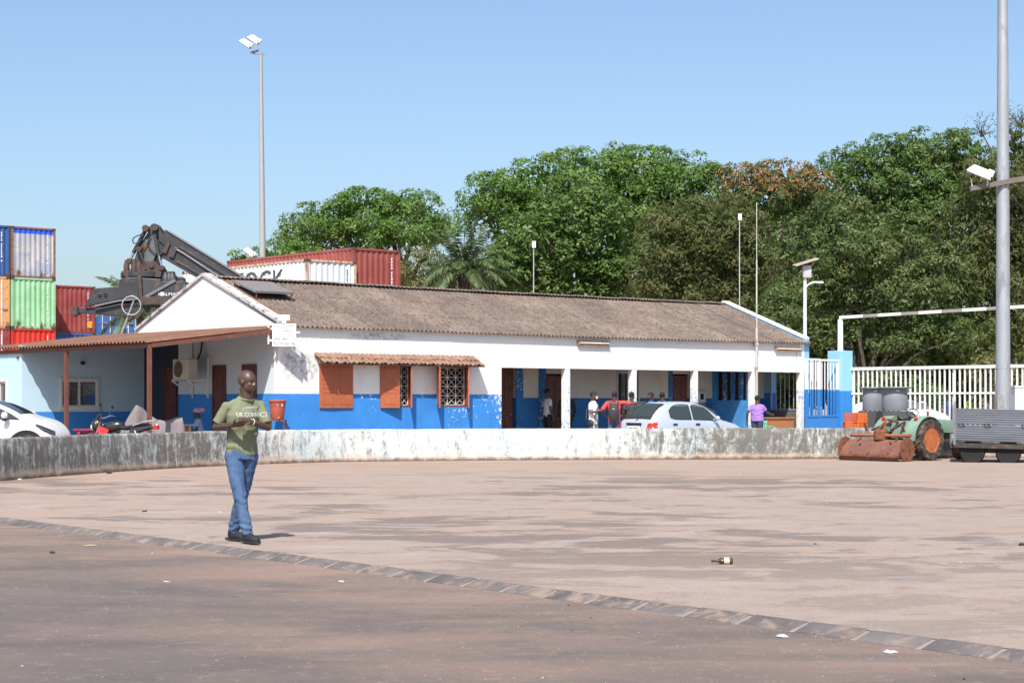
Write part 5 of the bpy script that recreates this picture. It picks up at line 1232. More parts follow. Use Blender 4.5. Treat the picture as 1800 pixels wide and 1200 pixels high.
def tractor_wheel(x, y, r, w, side, rimr):
    Mx = Matrix.Translation((x,y,r)) @ Matrix.Rotation(R(90)*(1 if side < 0 else -1),4,'X')
    t = MB().lathe([(rimr,-w*.42),(r*.80,-w*.5),(r*.93,-w*.48),(r*.955,-w*.3),(r*.955,w*.3),(r*.93,w*.48),(r*.80,w*.5),(rimr,w*.42),(rimr*.97,w*.36)],36,Mx).build('wheel', m_ttyre, trc, smooth=50)
    lg = MB(); n = 17
    for k in range(n):
        for s_ in (-1,1):
            a0 = 2*math.pi*(k+(.25 if s_ > 0 else -.25))/n; pts = []
            for j in range(4):
                f_ = j/3; a_ = a0 - f_*.22; rad = r*(.985 - .09*max(0,f_-.7)/.3); pts.append(Mx@V((rad*math.cos(a_),rad*math.sin(a_),s_*w*(.02+.47*f_))))
            for j in range(3): lg.beam(pts[j],pts[j+1],.05*r*2*.55,.05*r*1.4,(pts[j]-Mx@V((0,0,0))).normalized())
    tag(lg.build('tread_lugs', m_ttyre, t), kind='stuff')
    rm = MB().lathe([(rimr,w*.40),(rimr*1.02,w*.44),(rimr*.97,w*.42),(rimr*.90,w*.20),(rimr*.72,w*.02),(rimr*.60,w*.05),(rimr*.50,w*.12),(rimr*.30,w*.12),(rimr*.28,w*.22),(0,w*.24)],30,Mx).build('rim', m_rim, t, smooth=30)
    bt = MB()
    for k in range(6): a_ = k*math.pi/3; bt.tube([Mx@V((rimr*.40*math.cos(a_),rimr*.40*math.sin(a_),w*.10)),Mx@V((rimr*.40*math.cos(a_),rimr*.40*math.sin(a_),w*.18))],.02,6)
    for k in range(3): a_ = k*2.094+.5; bt.beam(Mx@V((rimr*.62*math.cos(a_),rimr*.62*math.sin(a_),w*.12)),Mx@V((rimr*.92*math.cos(a_),rimr*.92*math.sin(a_),w*.22)),.05,.03,Mx.to_3x3()@V((0,0,1)))
    tag(bt.build('wheel_bolts', m_rust, t), kind='stuff')
for side in (-1,1):
    tractor_wheel(0, side*.58, .51, .30, side, .30); tractor_wheel(1.45, side*.50, .30, .18, side, .17)
    # fender: arch over the wheel with an outer skirt plate towards the rear
    rows = []
    for k in range(13):
        a_ = R(20)+R(160)*k/12
        rows.append([(.60*math.cos(a_)*1.02, side*y, .50+.60*math.sin(a_)*(1.0 if a_ < 2.2 else 1.0)) for y in (.32,.36,.645,.66)])
    fd = MB(); fd.grid(rows)
    fd.grid([[(r_[0][0],side*.325,r_[0][2]),(r_[0][0]*.9,side*.325,max(.55,r_[0][2]*.72))] for r_ in rows])
    fd.grid([[(x,y-side*.006*0,z-.012) for x,y,z in r_] for r_ in rows])
    fd.grid([[r_[3],(r_[3][0]*.955,r_[3][1],.50+(r_[3][2]-.50)*.955)] for r_ in rows])
    fd.build('fender', m_tg, trc, smooth=40)
    MB().lathe([(0,0),(.035,0),(.05,.015),(.05,.05),(.03,.07),(0,.075)],12,Matrix.Translation((-.35,side*.5,1.0))).build('rear_lamp', M('red lamp', (.5,.02,.02), .25), trc, smooth=40)
MB().bx(-.22,.5,-.20,.20,.42,.78).tube([(0,-.5,.51),(0,.5,.51)],.10,12).bx(.4,1.5,-.16,.16,.38,.72).build('gearbox', m_eng, trc, bevel=.03)
hd_ = MB()
rows = []
for x, w_, z0, z1 in ((.42,.26,.72,1.02),(.5,.27,.70,1.04),(1.0,.26,.68,1.02),(1.55,.24,.66,.98),(1.72,.22,.64,.92),(1.75,.20,.64,.80)): rows.append([(x,-w_,z0),(x,-w_,z1-.08),(x,-w_*.8,z1),(x,w_*.8,z1),(x,w_,z1-.08),(x,w_,z0)])
hd_.grid(rows); hd_.f += [tuple(range(6)), tuple(30+i for i in range(5,-1,-1))]; hd_.build('bonnet', m_tg, trc, smooth=35)
gl = MB()
for i in range(4):
    for k in range(2): gl.bx(.55+i*.10,.62+i*.10,-.272,-.262,.76+k*.06,.80+k*.06)
gl.build('bonnet_louvres', m_dark, trc)
MB().bx(-.30,-.24,-.30,.30,.55,.98).build('rear_panel', m_tg2, trc)
MB().bx(.30,.40,-.22,.22,.78,1.10).build('dashboard', m_tg2, trc, bevel=.02)
MB().tube([(.36,0,1.05),(.18,0,1.16)],.02,8).tube([(.16+.02*math.sin(t),.18*math.cos(t),1.17+.18*math.sin(t)*.55) for t in [i*math.pi/10 for i in range(21)]],.013,6,cap=False).build('steering_wheel', m_black, trc)
MB().tube([(.62,-.12,1.0),(.62,-.12,1.22)],.03,8).build('exhaust', m_rust, trc)
st_ = MB(); st_.grid([[(x,y,.80+.10*(y/.22)**2+(.22 if x < -.16 else 0)) for y in (-.22,-.11,0,.11,.22)] for x in (.14,0,-.12,-.18)]); st_.build('seat', m_black, trc, smooth=60)
# tiller: parts of its own thing, hitched behind
til = thing('rotary_tiller', 'rusty rotary tiller hitched behind the green tractor', 'tiller', trc.location - th*.24 + tlft*.16, TA)
HW = .92
rows = []
for y in [-HW+2*HW*i/12 for i in range(13)]:
    wv_ = .015*math.sin(y*5)
    rows.append([(-.62,y,.50),(-.70,y,.52),(-.96,y,.38+wv_),(-1.06,y,.20),(-1.08,y,.15+wv_),(-1.14,y,.09),(-1.12,y,.03+wv_)])
h = MB(); h.grid(rows); h.grid([[(x+.012,y,z-.012) for x,y,z in r_] for r_ in rows]); h.build('hood', M('flaking tiller sheet', (.17,.072,.05), .8, var=.2, scale=3, dirt=(.24,.10,.05), damt=.3, dscale=6), til, smooth=30)
MB().bx(-1.20,-1.12,-HW,-.02,.10,.16).bx(-1.20,-1.12,.02,HW,.11,.17).build('trailing_board', m_rust, til)
for s_ in (-1,1):
    dsk = [( -.84+.29*math.cos(t), .29+.29*math.sin(t)) for t in [i*math.pi/10 for i in range(20)]]
    MB().prism(dsk, s_*(HW+.03)-.015, s_*(HW+.03)+.015).build('side_disc', m_rust, til)
MB().tube([(-.66,-HW,.62),(-.66,HW,.62)],.045,12).build('cross_tube', M('orange rusted tube', (.30,.10,.045), .75, var=.2, dirt=(.15,.06,.04), damt=.3), til, smooth=50)
MB().lathe([(.15,-.12),(.17,-.1),(.17,.1),(.12,.14),(0,.15)],14,Matrix.Translation((-.66,0,.62))).build('gear_case', m_rust, til, smooth=40)
for y in (-.55,.05,.6):
    MB().beam((-.70,y,.545),(-1.11,y,.13),.05,.035).build('hood_strap', m_eng, til)
for y in (-.30,.30): MB().beam((-.62,y,.75),(.10,y*.6-.1,1.00),.05,.05).build('link_arm', m_eng, til)
for pts in ([(-.66,-.1,.72),(-.42,0,1.02),(.06,-.1,.92)],[(-.66,.1,.72),(-.42,0,1.02)],[(-.62,.45,.74),(-.72,.45,.92)],[(-.62,-.7,.72),(-.74,-.72,.88)]):
    MB().tube(pts,.03,8).build('headstock', m_rust, til)
tb_ = MB()
for k in range(12):
    y = -HW+.1+k*.15; a_ = k*1.1
    tb_.beam((-.80,y,.28),(-.80+.24*math.cos(a_),y,.28+.24*math.sin(a_)),.02,.05,(0,1,0))
tb_.tube([(-.80,-HW,.28),(-.80,HW,.28)],.045,10); tag(tb_.build('tines', m_rust, til), kind='stuff')
# trailer with ribbed grey sides
gY = 43.6; gl0 = at(1677,706,gY); trl = thing('farm_trailer', 'grey farm trailer with ribbed metal sides and dark wheels beside the tractor', 'trailer', (gl0.x,gY,0), R(-15)); trl.rotation_euler.y = R(1.2)
m_zn = M('weathered zinc sheet', (.165,.178,.205), .5, .35, var=.18, scale=2, stretch=(.3,1,2), dirt=(.16,.16,.18), damt=.35, dscale=3)
TL, TW = 3.6, 1.7
for z0 in (.50,.90):
    for y, s_ in ((0,-1),(TW,1)):
        P = []
        for k in range(7):
            z = z0+.02+k*.053
            P += [(z,0),(z+.018,0),(z+.024,-.014),(z+.046,-.014),(z+.052,0)]
        b = MB(); b.grid([[(x,y+s_*(-o if s_ < 0 else -o)*1.,z) if s_ > 0 else (x,y+o,z) for z,o in P] for x in (0,TL)])
        b.grid([[(x,y-s_*.03,z) for z,o in (P[-1],P[0])] for x in (0,TL)])
        b.build('side_board', m_zn, trl)
    MB().bx(-.02,0,0,TW,z0+.02,z0+.39).build('front_board', m_zn, trl)
for x in (0.,1.8,TL): MB().bx(x-.03,x+.03,-.035,.0,.42,1.30).build('stake', m_zn, trl)
for x in (.15,.75,1.6,2.3,2.9):
    MB().tube([(x-.06,-.03,.90),(x-.04,-.07,.93),(x+.04,-.07,.93),(x+.08,-.03,.89)],.014,6).build('latch', m_black, trl)
MB().bx(-.02,TL+.02,-.02,TW+.02,.36,.47).build('bed', m_eng, trl); MB().bx(.1,TL-.1,.3,.4,.24,.36).bx(.1,TL-.1,TW-.4,TW-.3,.24,.36).build('chassis', m_eng, trl)
m_dt = M('black trailer tyre', (.012,.012,.012), .9)
for x in (.42,1.25):
    for y in (.16,TW-.16):
        Mx = Matrix.Translation((x,y,.26)) @ Matrix.Rotation(R(90),4,'X')
        w_ = MB().lathe([(.14,-.09),(.27,-.1),(.30,-.06),(.30,.06),(.27,.1),(.14,.09)],26,Mx).build('wheel', m_dt, trl, smooth=40)
        MB().lathe([(.15,.06),(.12,.03),(.05,.05),(0,.06)],16,Mx).build('rim', M('dull red rim', (.16,.03,.02), .6), w_, smooth=30)

# ---------------------------------------------------------------- motorcycles (local x = forward, towards the nose)
def motorcycle(label, loc, rz):
    t = thing('motorcycle', label, 'motorcycle', loc, rz); t.rotation_euler = (R(6),0,rz); t.scale = (1.08,1.08,1.12)
    m_rd = car_paint('red motorcycle plastic', (.60,.02,.015)); m_bp = car_paint('black motorcycle plastic', (.02,.02,.022))
    for x in (.64,-.62):
        Mx = Matrix.Translation((x,0,.30)) @ Matrix.Rotation(R(90),4,'X')
        w_ = MB().lathe([(.235,-.04),(.285,-.05),(.30,-.02),(.30,.02),(.285,.05),(.235,.04)],28,Mx).build('wheel', m_tyre, t, smooth=40)
        rm = MB().lathe([(.235,-.03),(.22,0),(.235,.03)],28,Mx).tube([(x,-.06,.30),(x,.06,.30)],.05,10)
        for k in range(5): a_ = k*1.2566; rm.beam((x+.04*math.cos(a_),0,.30+.04*math.sin(a_)),(x+.225*math.cos(a_),0,.30+.225*math.sin(a_)),.03,.035,(0,1,0))
        rm.build('rim', M('black alloy', (.05,.05,.05), .4, .5), w_)
    for y in (-.09,.09): MB().tube([(.64,y,.30),(.44,y,.86)],.022,8).build('fork', m_chr, t)
    fr = MB(); fr.grid([[(.64+.33*math.cos(a_),y,.31+.33*math.sin(a_)) for y in (-.06,-.03,.03,.06)] for a_ in [R(20)+R(125)*k/8 for k in range(9)]]); fr.build('front_mudguard', m_rd, t, smooth=60)
    MB().ell((.56,0,.80),(.13,.12,.15)).build('headlamp_cowl', m_bp, t, smooth=60)
    MB().ell((.66,0,.76),(.05,.085,.075)).build('headlamp', M('lamp glass', (.5,.5,.5), .1), t, smooth=60)
    MB().ell((.54,0,.96),(.03,.09,.10),Matrix.Rotation(R(-25),3,'Y')).build('wind_shield', m_bp, t, smooth=60)
    MB().tube(catmull([(.30,-.36,1.00),(.36,-.22,1.03),(.44,-.08,.97),(.44,.08,.97),(.36,.22,1.03),(.30,.36,1.00)],4),.014,8).build('handlebar', m_chr, t)
    for s_ in (-1,1):
        MB().tube([(.36,s_*.24,1.025),(.29,s_*.38,.995)],.02,8).build('grip', m_black, t)
        MB().tube([(.38,s_*.18,1.03),(.36,s_*.26,1.18)],.008,6).ell((.36,s_*.28,1.22),(.015,.06,.035)).build('mirror', m_black, t, smooth=60)
        MB().tube([(.50,s_*.12,.84),(.50,s_*.20,.84)],.02,8).build('indicator', M('amber lens', (.7,.25,.02), .3), t)
        sh = MB().prism([(.38,.60),(.50,.66),(.42,.78),(.20,.70),(.24,.62)], s_*.15-.01, s_*.15+.01); sh.build('tank_shroud', m_rd, t)
        MB().prism([(-.25,.62),(-.72,.74),(-.80,.80),(-.30,.74)], s_*.11-.01, s_*.11+.01).build('tail_panel', m_bp, t)
        MB().prism([(-.05,.42),(.15,.44),(.30,.56),(.05,.54)], s_*.13-.008, s_*.13+.008).build('belly_panel', m_rd, t)
    MB().ell((.16,0,.78),(.27,.15,.12),Matrix.Rotation(R(8),3,'Y')).build('fuel_tank', m_bp, t, smooth=60)
    MB().tube([(.12,-.08,.88),(.30,-.10,.82)],.016,6).build('tank_trim', M('silver trim', (.6,.6,.6), .3, .6), t)
    se = MB().tube([(.02,0,.76),(-.15,0,.745),(-.35,0,.77),(-.55,0,.82),(-.66,0,.83)],[(.09,.05),(.12,.05),(.13,.05),(.12,.045),(.07,.03)],12,side=(0,1,0)); se.build('seat', M('vinyl seat', (.02,.02,.02), .5), t, smooth=60)
    MB().tube(catmull([(-.35,-.14,.78),(-.6,-.15,.86),(-.82,-.08,.90),(-.82,.08,.90),(-.6,.15,.86),(-.35,.14,.78)],4),.012,6).build('grab_rail', M('silver trim', (1,1,1)), t)
    MB().bx(-.90,-.80,-.07,.07,.72,.82).build('tail_lamp', M('red tail light', (1,1,1)), t, bevel=.02)
    MB().bx(-.12,.28,-.12,.12,.28,.56).tube([(.08,0,.5),(.18,0,.62)],.09,12).build('engine', m_eng, t, bevel=.03)
    MB().tube([(.2,-.14,.34),(-.1,-.16,.27),(-.3,-.17,.32),(-.75,-.19,.42)],[.02,.02,.045,.04],10).build('silencer', m_chr, t)
    for s_ in (-1,1): MB().tube([(-.62,s_*.13,.30),(-.40,s_*.13,.68)],.028,8).build('rear_shock', m_chr, t)
    MB().tube([(.44,0,.82),(.2,0,.62),(-.2,0,.62),(-.65,0,.76)],.025,8).tube([(-.1,0,.4),(-.62,0,.30)],.03,8).build('frame', m_bp, t)
    MB().tube([(0,.12,.28),(-.05,.30,.0)],.012,6).build('side_stand', m_black, t)
mc = at(209,706,43.0); motorcycle('red and black motorcycle parked nose left in front of the porch post', (mc.x,43.0,0), R(180-14))
# covered motorcycle: cloth draped over handlebar and seat
def cover_pt(s, w):
    prof = [(0,.40,.50),(.10,.72,.70),(.25,1.20,.95),(.32,1.38,1.08),(.40,1.30,1.02),(.50,1.12,.72),(.62,1.0,.55),(.75,.98,.50),(.88,1.06,.45),(.97,1.06,.40),(1.0,.80,.38)]
    top = np.interp(s,[p[0] for p in prof],[p[1] for p in prof]); half = .10+.10*math.exp(-((s-.32)/.10)**2)*1.6
    a_ = abs(w); sg_ = -1 if w < 0 else 1
    if a_ < .3: y = sg_*half*a_/.3; z = top-.02*(a_/.3)**2
    else:
        k = (a_-.3)/.7; y = sg_*(half+.20*k); z = top*(1-k)+.02
    f = max(0,(a_-.3)/.7)
    n_ = .055*f*math.sin(s*34+2.5*math.sin(s*9)+sg_) + .03*f*noise.noise(V((s*14,w*3,1.))) + .02*noise.noise(V((s*6,w*4,5.)))
    return V((s*1.75-.87 , y+sg_*n_, max(.02,z+.03*noise.noise(V((s*8,w*5,9.))))))
cv = MB(); cv.grid([[cover_pt(i/60, -1+2*j/36) for j in range(37)] for i in range(61)])
cvp = at(262,706,45.6)
tag(cv.build('draped_cover', M('dusty mauve cloth', (.21,.178,.186), .9, var=.12, scale=2.5, bump=.004, bscale=20), None, smooth=60, loc=(cvp.x,45.6,0), rz=R(10)), 'mauve grey cloth cover draped over a parked motorcycle under the porch', 'cover')
# ---------------------------------------------------------------- people
def blob(mb, vox, smooth=6, fold=None):
    me = mb.mesh('tmp'); o = bpy.data.objects.new('tmp', me); COL.objects.link(o)
    m = o.modifiers.new('r','REMESH'); m.mode = 'VOXEL'; m.voxel_size = vox
    if smooth: s = o.modifiers.new('s','SMOOTH'); s.iterations = smooth; s.factor = .5
    r = bpy.data.meshes.new_from_object(o.evaluated_get(bpy.context.evaluated_depsgraph_get()))
    bpy.data.objects.remove(o); bpy.data.meshes.remove(me)
    if fold:
        n = len(r.vertices); co = np.empty(n*3); r.vertices.foreach_get('co', co); no = np.empty(n*3); r.vertices.foreach_get('normal', no)
        co = co.reshape(-1,3); no = no.reshape(-1,3); d = np.array([fold(V(p)) for p in co]); co = co + no*d[:,None]
        r.vertices.foreach_set('co', co.reshape(-1)); r.update()
    r.polygons.foreach_set('use_smooth', [True]*len(r.polygons)); return r
def skin_mat(name, col):
    m, nt, p = base(name); v = coords(nt)
    finish(nt, p, nd(nt,'ShaderNodeVectorMath',{0: col,'Scale': mr(nt, nz(nt,v,9,4,.6),.3,.7,.82,1.15)},operation='SCALE').outputs[0], .42); p.inputs['Specular IOR Level'].default_value = .5
    return m
m_skin = skin_mat('dark brown skin', (.080,.041,.029)); m_hair = M('short black hair', (.010,.009,.009), .8, bump=.003, bscale=300)
def rotz(v, a): c, s = math.cos(a), math.sin(a); return V((v.x*c-v.y*s, v.x*s+v.y*c, v.z))
DEF = dict(pel=(0,0,.95), chest=(0,0,1.28), neck=(0,.012,1.47), head=(0,-.02,1.625), hipR=(-.09,0,.92), hipL=(.09,0,.92), kneR=(-.10,-.02,.50), kneL=(.10,-.02,.50), ankR=(-.105,.02,.09), ankL=(.105,.02,.09), shoR=(-.175,0,1.385), shoL=(.175,0,1.385), elbR=(-.25,.03,1.13), elbL=(.25,.03,1.13), wriR=(-.24,-.07,.89), wriL=(.24,-.07,.89))
def add_hand(mb, w, e, palm, curl, k, thumb):
    """hand from wrist w, forearm coming from elbow e; palm = direction the palm faces; thumb = side direction"""
    d = (w-e).normalized(); pn = (palm - d*palm.dot(d)).normalized(); th_ = d.cross(pn); th_ = th_ if th_.dot(thumb) > 0 else -th_
    mb.tube([w - d*.02, w + d*.03, w + d*.085*k], [(.026*k,.019*k),(.036*k,.017*k),(.040*k,.014*k)], 10, side=th_)
    for i, ln in enumerate((.068,.076,.070,.055)):
        b = w + d*.082*k + th_*(.030-.020*i)*k
        p1 = b + (d*math.cos(curl*.5)+pn*math.sin(curl*.5))*ln*.5*k; p2 = p1 + (d*math.cos(curl*1.3)+pn*math.sin(curl*1.3))*ln*.32*k; p3 = p2 + (d*math.cos(curl*2.0)+pn*math.sin(curl*2.0))*ln*.24*k
        mb.tube([b - d*.015, p1, p2, p3], [.0095*k,.009*k,.0085*k,.007*k], 8); mb.ell(p3, (.007*k,)*3, n=8, m=5)
    b = w + d*.025*k + th_*.026*k; t1 = b + (d*.6+th_*.75).normalized()*.035*k; t2 = t1 + (d*.85+th_*.3+pn*.35).normalized()*.035*k
    mb.tube([b - th_*.012, t1, t2], [.013*k,.0105*k,.008*k], 8); mb.ell(t2, (.008*k,)*3, n=8, m=5)
def person(label, origin, rz=0., J=None, yaw=0., hyaw=0., hpitch=0., skin=None, shirt=(.7,.7,.7), trousers=(.05,.07,.12), shoe=(.02,.02,.02), vox=.012, hair=True, sleeve=.62, long_sleeve=False, skirt=False, group=None, fat=1., toes=None, detail=False, shirt_mat=None, jean_mat=None, hem=-.05, arms=True, curlR=.7, curlL=.7, palmR=None, palmL=None, seated=False):
    j = {k: V(v) for k, v in DEF.items()}
    for k, v in (J or {}).items(): j[k] = V(v)
    root = thing('person', label, 'person', origin, rz, group)
    Lx = rotz(V((1,0,0)), yaw); Fx = rotz(V((0,-1,0)), yaw)          # his left, his forward
    skin = skin or m_skin
    # --- body
    b = MB()
    H3 = Matrix.Rotation(hyaw,3,'Z') @ Matrix.Rotation(hpitch,3,'X')   # head frame: x left, -y forward
    def h(x, f, z): return j['head'] + H3 @ V((x,-f,z))
    b.ell(h(0,-.012,.028),(.080,.106,.094),H3); b.ell(h(0,.028,-.047),(.066,.068,.074),H3); b.ell(h(0,.060,-.092),(.028,.026,.020),H3)
    b.ell(h(0,.070,.022),(.052,.022,.016),H3)
    b.tube([h(0,.078,.012),h(0,.093,-.008),h(0,.104,-.026)],[.010,.0115,.0145],8); b.ell(h(0,.100,-.031),(.019,.013,.009),H3)
    for s in (-1,1):
        b.ell(h(s*.014,.094,-.030),(.009,.010,.008),H3); b.ell(h(s*.038,.060,-.028),(.022,.024,.022),H3); b.ell(h(s*.079,-.008,-.012),(.010,.018,.031),H3)
    b.ell(h(0,.086,-.058),(.026,.014,.0065),H3); b.ell(h(0,.084,-.070),(.023,.014,.0075),H3)
    b.tube([j['neck']-V((0,0,.06)), j['neck'].lerp(j['head'],.35), j['head']-V((0,0,.05))+H3@V((0,.03,0))], [.070,.064,.064], 12)
    b.tube([j['pel'],j['pel'].lerp(j['chest'],.5),j['chest'],j['chest'].lerp(j['neck'],.6),j['neck']-V((0,0,.03))],[(.14*fat,.10*fat),(.13*fat,.095*fat),(.155*fat,.105),(.13,.08),(.06,.055)],14,side=Lx)
    for s in 'RL':
        sh, el, wr = j['sho'+s], j['elb'+s], j['wri'+s]; inner = sh.lerp(j['chest']+V((0,0,.1)),.5)
        b.tube([inner, sh, sh.lerp(el,.3), el], [.045,.048,.045,.037], 10); b.ell(sh,(.047,)*3); b.ell(el,(.037,)*3)
        b.tube([el, el.lerp(wr,.28), wr], [.037,.040,.025], 10)
        palm = (palmR if s == 'R' else palmL) or (Lx if s == 'R' else -Lx)
        add_hand(b, wr, el, V(palm), curlR if s == 'R' else curlL, 1.05, Fx)
        b.tube([j['hip'+s],j['kne'+s],j['ank'+s]],[.07,.045,.032],10); b.ell(j['kne'+s],(.045,)*3)
    body = link('body', blob(b, vox if not detail else .006, 4), skin, root)
    if detail:
        for s in (-1,1):
            e_ = MB().ell(h(s*.031,.071,.000),(.010,.008,.0045),H3,n=10,m=6).build('eye', M('eye white', (.22,.18,.16), .35), body, smooth=60)
            MB().ell(h(s*.031,.0775,.000),(.0045,.003,.0042),H3,n=8,m=5).build('iris', m_dark, e_)
            bb = MB().tube([h(s*.013,.086,.017),h(s*.032,.084,.024),h(s*.052,.070,.018)],[.004,.0045,.003],6).build('eyebrow', m_hair, body)
    if hair:
        hm = MB(); hm.ell(h(0,-.018,.040),(.0845,.1085,.091),H3); me = blob(hm, max(vox,.008), 2)
        # keep the cap above the hairline
        import bmesh
        bm = bmesh.new(); bm.from_mesh(me); inv = H3.transposed()
        kill = [f for f in bm.faces if (lambda p: p.z < .012 + (.036 if -p.y > .035 else -.03 if -p.y < -.03 else 0))(inv @ (f.calc_center_median()-j['head']))]
        bmesh.ops.delete(bm, geom=kill, context='FACES'); bm.to_mesh(me); bm.free()
        link('hair', me, m_hair, root)
    # --- shirt
    s_ = MB(); up = V((0,0,1))
    shc = (j['shoR']+j['shoL'])/2
    s_.tube([j['pel']+up*hem, j['pel']+up*(hem+.03), j['pel'].lerp(j['chest'],.45), j['chest']+up*.04, shc-up*.02, shc+up*.035, j['neck']-up*.010],
            [(.172*fat,.122*fat),(.178*fat,.125*fat),(.165*fat,.118*fat),(.188*fat,.128),(.165,.105),(.112,.086),(.078,.075)], 20, side=Lx)
    for s in 'RL':
        sh, el, wr = j['sho'+s], j['elb'+s], j['wri'+s]; inner = sh.lerp(j['chest']+up*.08,.45)
        if long_sleeve: s_.tube([inner,sh,el,wr],[.07,.068,.052,.038],12); s_.ell(el,(.05,)*3)
        else: s_.tube([inner,sh,sh.lerp(el,sleeve*.5),sh.lerp(el,sleeve)],[.066,.060,.060,.064],12)
        s_.ell(sh,(.057,)*3)
        s_.tube([j['neck']-up*.045+(sh-shc)*.28, j['neck']*.45+sh*.55-up*.012, sh-up*.004],[.048,.054,.055],12)
    def sf(p):
        q_ = V((p.x*9,p.y*9,p.z*5)); d_ = .010*noise.noise(q_) + .004*noise.noise(q_*2.3)
        lo = max(0,1-abs(p.z-(j['pel'].z+.14))/.2); d_ += lo*.008*math.sin(p.z*48+p.x*14+noise.noise(V((p.x*7,p.y*7,p.z*5)))*6)
        return d_
    sm = blob(s_, vox*.9 if not detail else .0065, 3, sf)
    shirt_o = link('shirt', sm, shirt_mat or M('shirt cloth %.2f %.2f %.2f' % shirt, shirt, .85, var=.08, scale=6, bump=.0015, bscale=300), root)
    # --- trousers or skirt
    tr = MB()
    if skirt:
        mid = (j['kneR']+j['kneL'])/2; an = (j['ankR']+j['ankL'])/2
        tr.tube([j['pel']+up*.05,(j['hipR']+j['hipL'])/2,mid,an+up*.04],[(.165*fat,.125*fat),(.19*fat,.15*fat),(.20*fat,.16*fat),(.24,.20)],18,side=Lx)
        if seated: tr.tube([j['hipR'],j['kneR'],j['ankR']],[.12,.11,.10],12).tube([j['hipL'],j['kneL'],j['ankL']],[.12,.11,.10],12).ell(j['kneR'],(.11,)*3).ell(j['kneL'],(.11,)*3)
    else:
        tr.tube([j['pel']+up*.06, j['pel'], (j['hipR']+j['hipL'])/2-up*.05],[(.155*fat,.112*fat),(.168*fat,.122*fat),(.165*fat,.12)],18,side=Lx)
        for s in 'RL':
            hp_, kn, an = j['hip'+s], j['kne'+s], j['ank'+s]
            tr.tube([hp_, hp_.lerp(kn,.35), kn, kn.lerp(an,.4), an-up*.01],[.094*fat,.088*fat,.068,.064,.060],14); tr.ell(hp_,(.092*fat,)*3); tr.ell(kn,(.067,)*3)
    def tf(p):
        q_ = V((p.x*8,p.y*8,p.z*6)); d_ = .008*noise.noise(q_) + .005*noise.noise(V((p.x*16+p.z*9,p.y*16,p.z*22)))
        for s in 'RL':
            kn = j['kne'+s]; an = j['ank'+s]
            d_ += .0045*max(0,1-abs(p.z-kn.z)/.14)*math.sin(p.z*80+p.x*22+noise.noise(V((p.x*11,p.y*11,p.z*6)))*7)*.6 + .0045*max(0,1-abs(p.z-an.z-.04)/.14)*math.sin(p.z*90-p.x*20+noise.noise(V((p.x*11,p.y*11,p.z*6+3)))*6)*.6
        return d_
    link('skirt' if skirt else 'trousers', blob(tr, vox if not detail else .007, 3, tf), jean_mat or M('trouser cloth %.2f %.2f %.2f' % trousers, trousers, .85, var=.1, scale=7), root)
    # --- shoes
    for s in 'RL':
        an = j['ank'+s]; f = V(toes[s]) if toes else rotz(Fx, R(10)*(1 if s == 'L' else -1)); f.z = 0; f.normalize(); z0 = an.z-.09
        heel = V((an.x,an.y,0)) - f*.06; sd = V((-f.y,f.x,0))
        so_ = MB(); so_.tube([heel+up*(z0+.05), heel+f*.05+up*(z0+.062), heel+f*.13+up*(z0+.052), heel+f*.22+up*(z0+.038), heel+f*.275+up*(z0+.030)], [(.036,.044),(.042,.056),(.043,.046),(.046,.034),(.030,.022)], 12, side=sd); so_.ell(heel+f*.045+up*(z0+.085),(.044,.044,.045))
        shoe_o = link('shoe', blob(so_, .008, 3), M('shoe leather %.2f' % shoe[0], shoe, .6), root)
        so2 = MB(); out = [(-.045,-.03),(-.05,.0),(-.045,.03),(.05,.042),(.14,.040),(.21,.048),(.27,.036),(.295,.0),(.27,-.036),(.21,-.048),(.14,-.040),(.05,-.042)]
        vs = [heel+f*a_+sd*c_+up*(z0+z_) for z_ in (.0,.024) for a_, c_ in out]; n_ = len(out)
        so2.add(vs,[tuple(range(n_-1,-1,-1)),tuple(range(n_,2*n_))]+[(i,(i+1)%n_,n_+(i+1)%n_,n_+i) for i in range(n_)]); so2.build('sole', m_black, shoe_o)
    return root, j, shirt_o
# the walking man
def shirt_green():
    m, nt, p = base('olive green cotton'); v = coords(nt)
    c = nd(nt,'ShaderNodeVectorMath',{0:(.176,.190,.118),'Scale': mr(nt,nz(nt,v,14,6,.7),.3,.7,.90,1.1)},operation='SCALE').outputs[0]
    finish(nt, p, c, .9, nz(nt,v,400,2,.5), .0008); p.inputs['Specular IOR Level'].default_value = .2; return m
def jeans():
    m, nt, p = base('washed blue denim'); v = coords(nt)
    c = mixc(nt, mr(nt,nz(nt,coords(nt,(1,1,.35)),7,6,.65),.35,.68), (.048,.088,.175), (.10,.160,.270))
    c = mixc(nt, mr(nt,nz(nt,v,160,3,.6),.4,.7,0.,.35), c, (.045,.09,.19))
    finish(nt, p, c, .9, nz(nt,v,300,3,.6), .001); p.inputs['Specular IOR Level'].default_value = .15; return m
MJ = dict(pel=(.005,.03,.93), chest=(.025,.0,1.27), neck=(.052,.005,1.495), head=(.070,-.015,1.655),
    hipR=(-.075,-.015,.90), hipL=(.085,.06,.90), kneR=(.005,-.10,.50), kneL=(-.005,.13,.50), ankR=(.085,-.115,.105), ankL=(-.115,.27,.10),
    shoR=(-.130,-.075,1.395), shoL=(.190,.085,1.405), elbR=(-.245,-.075,1.19), elbL=(.275,.035,1.185), wriR=(-.035,-.235,1.215), wriL=(.125,-.175,1.250))
mo = V((-2.79,18.72,0))
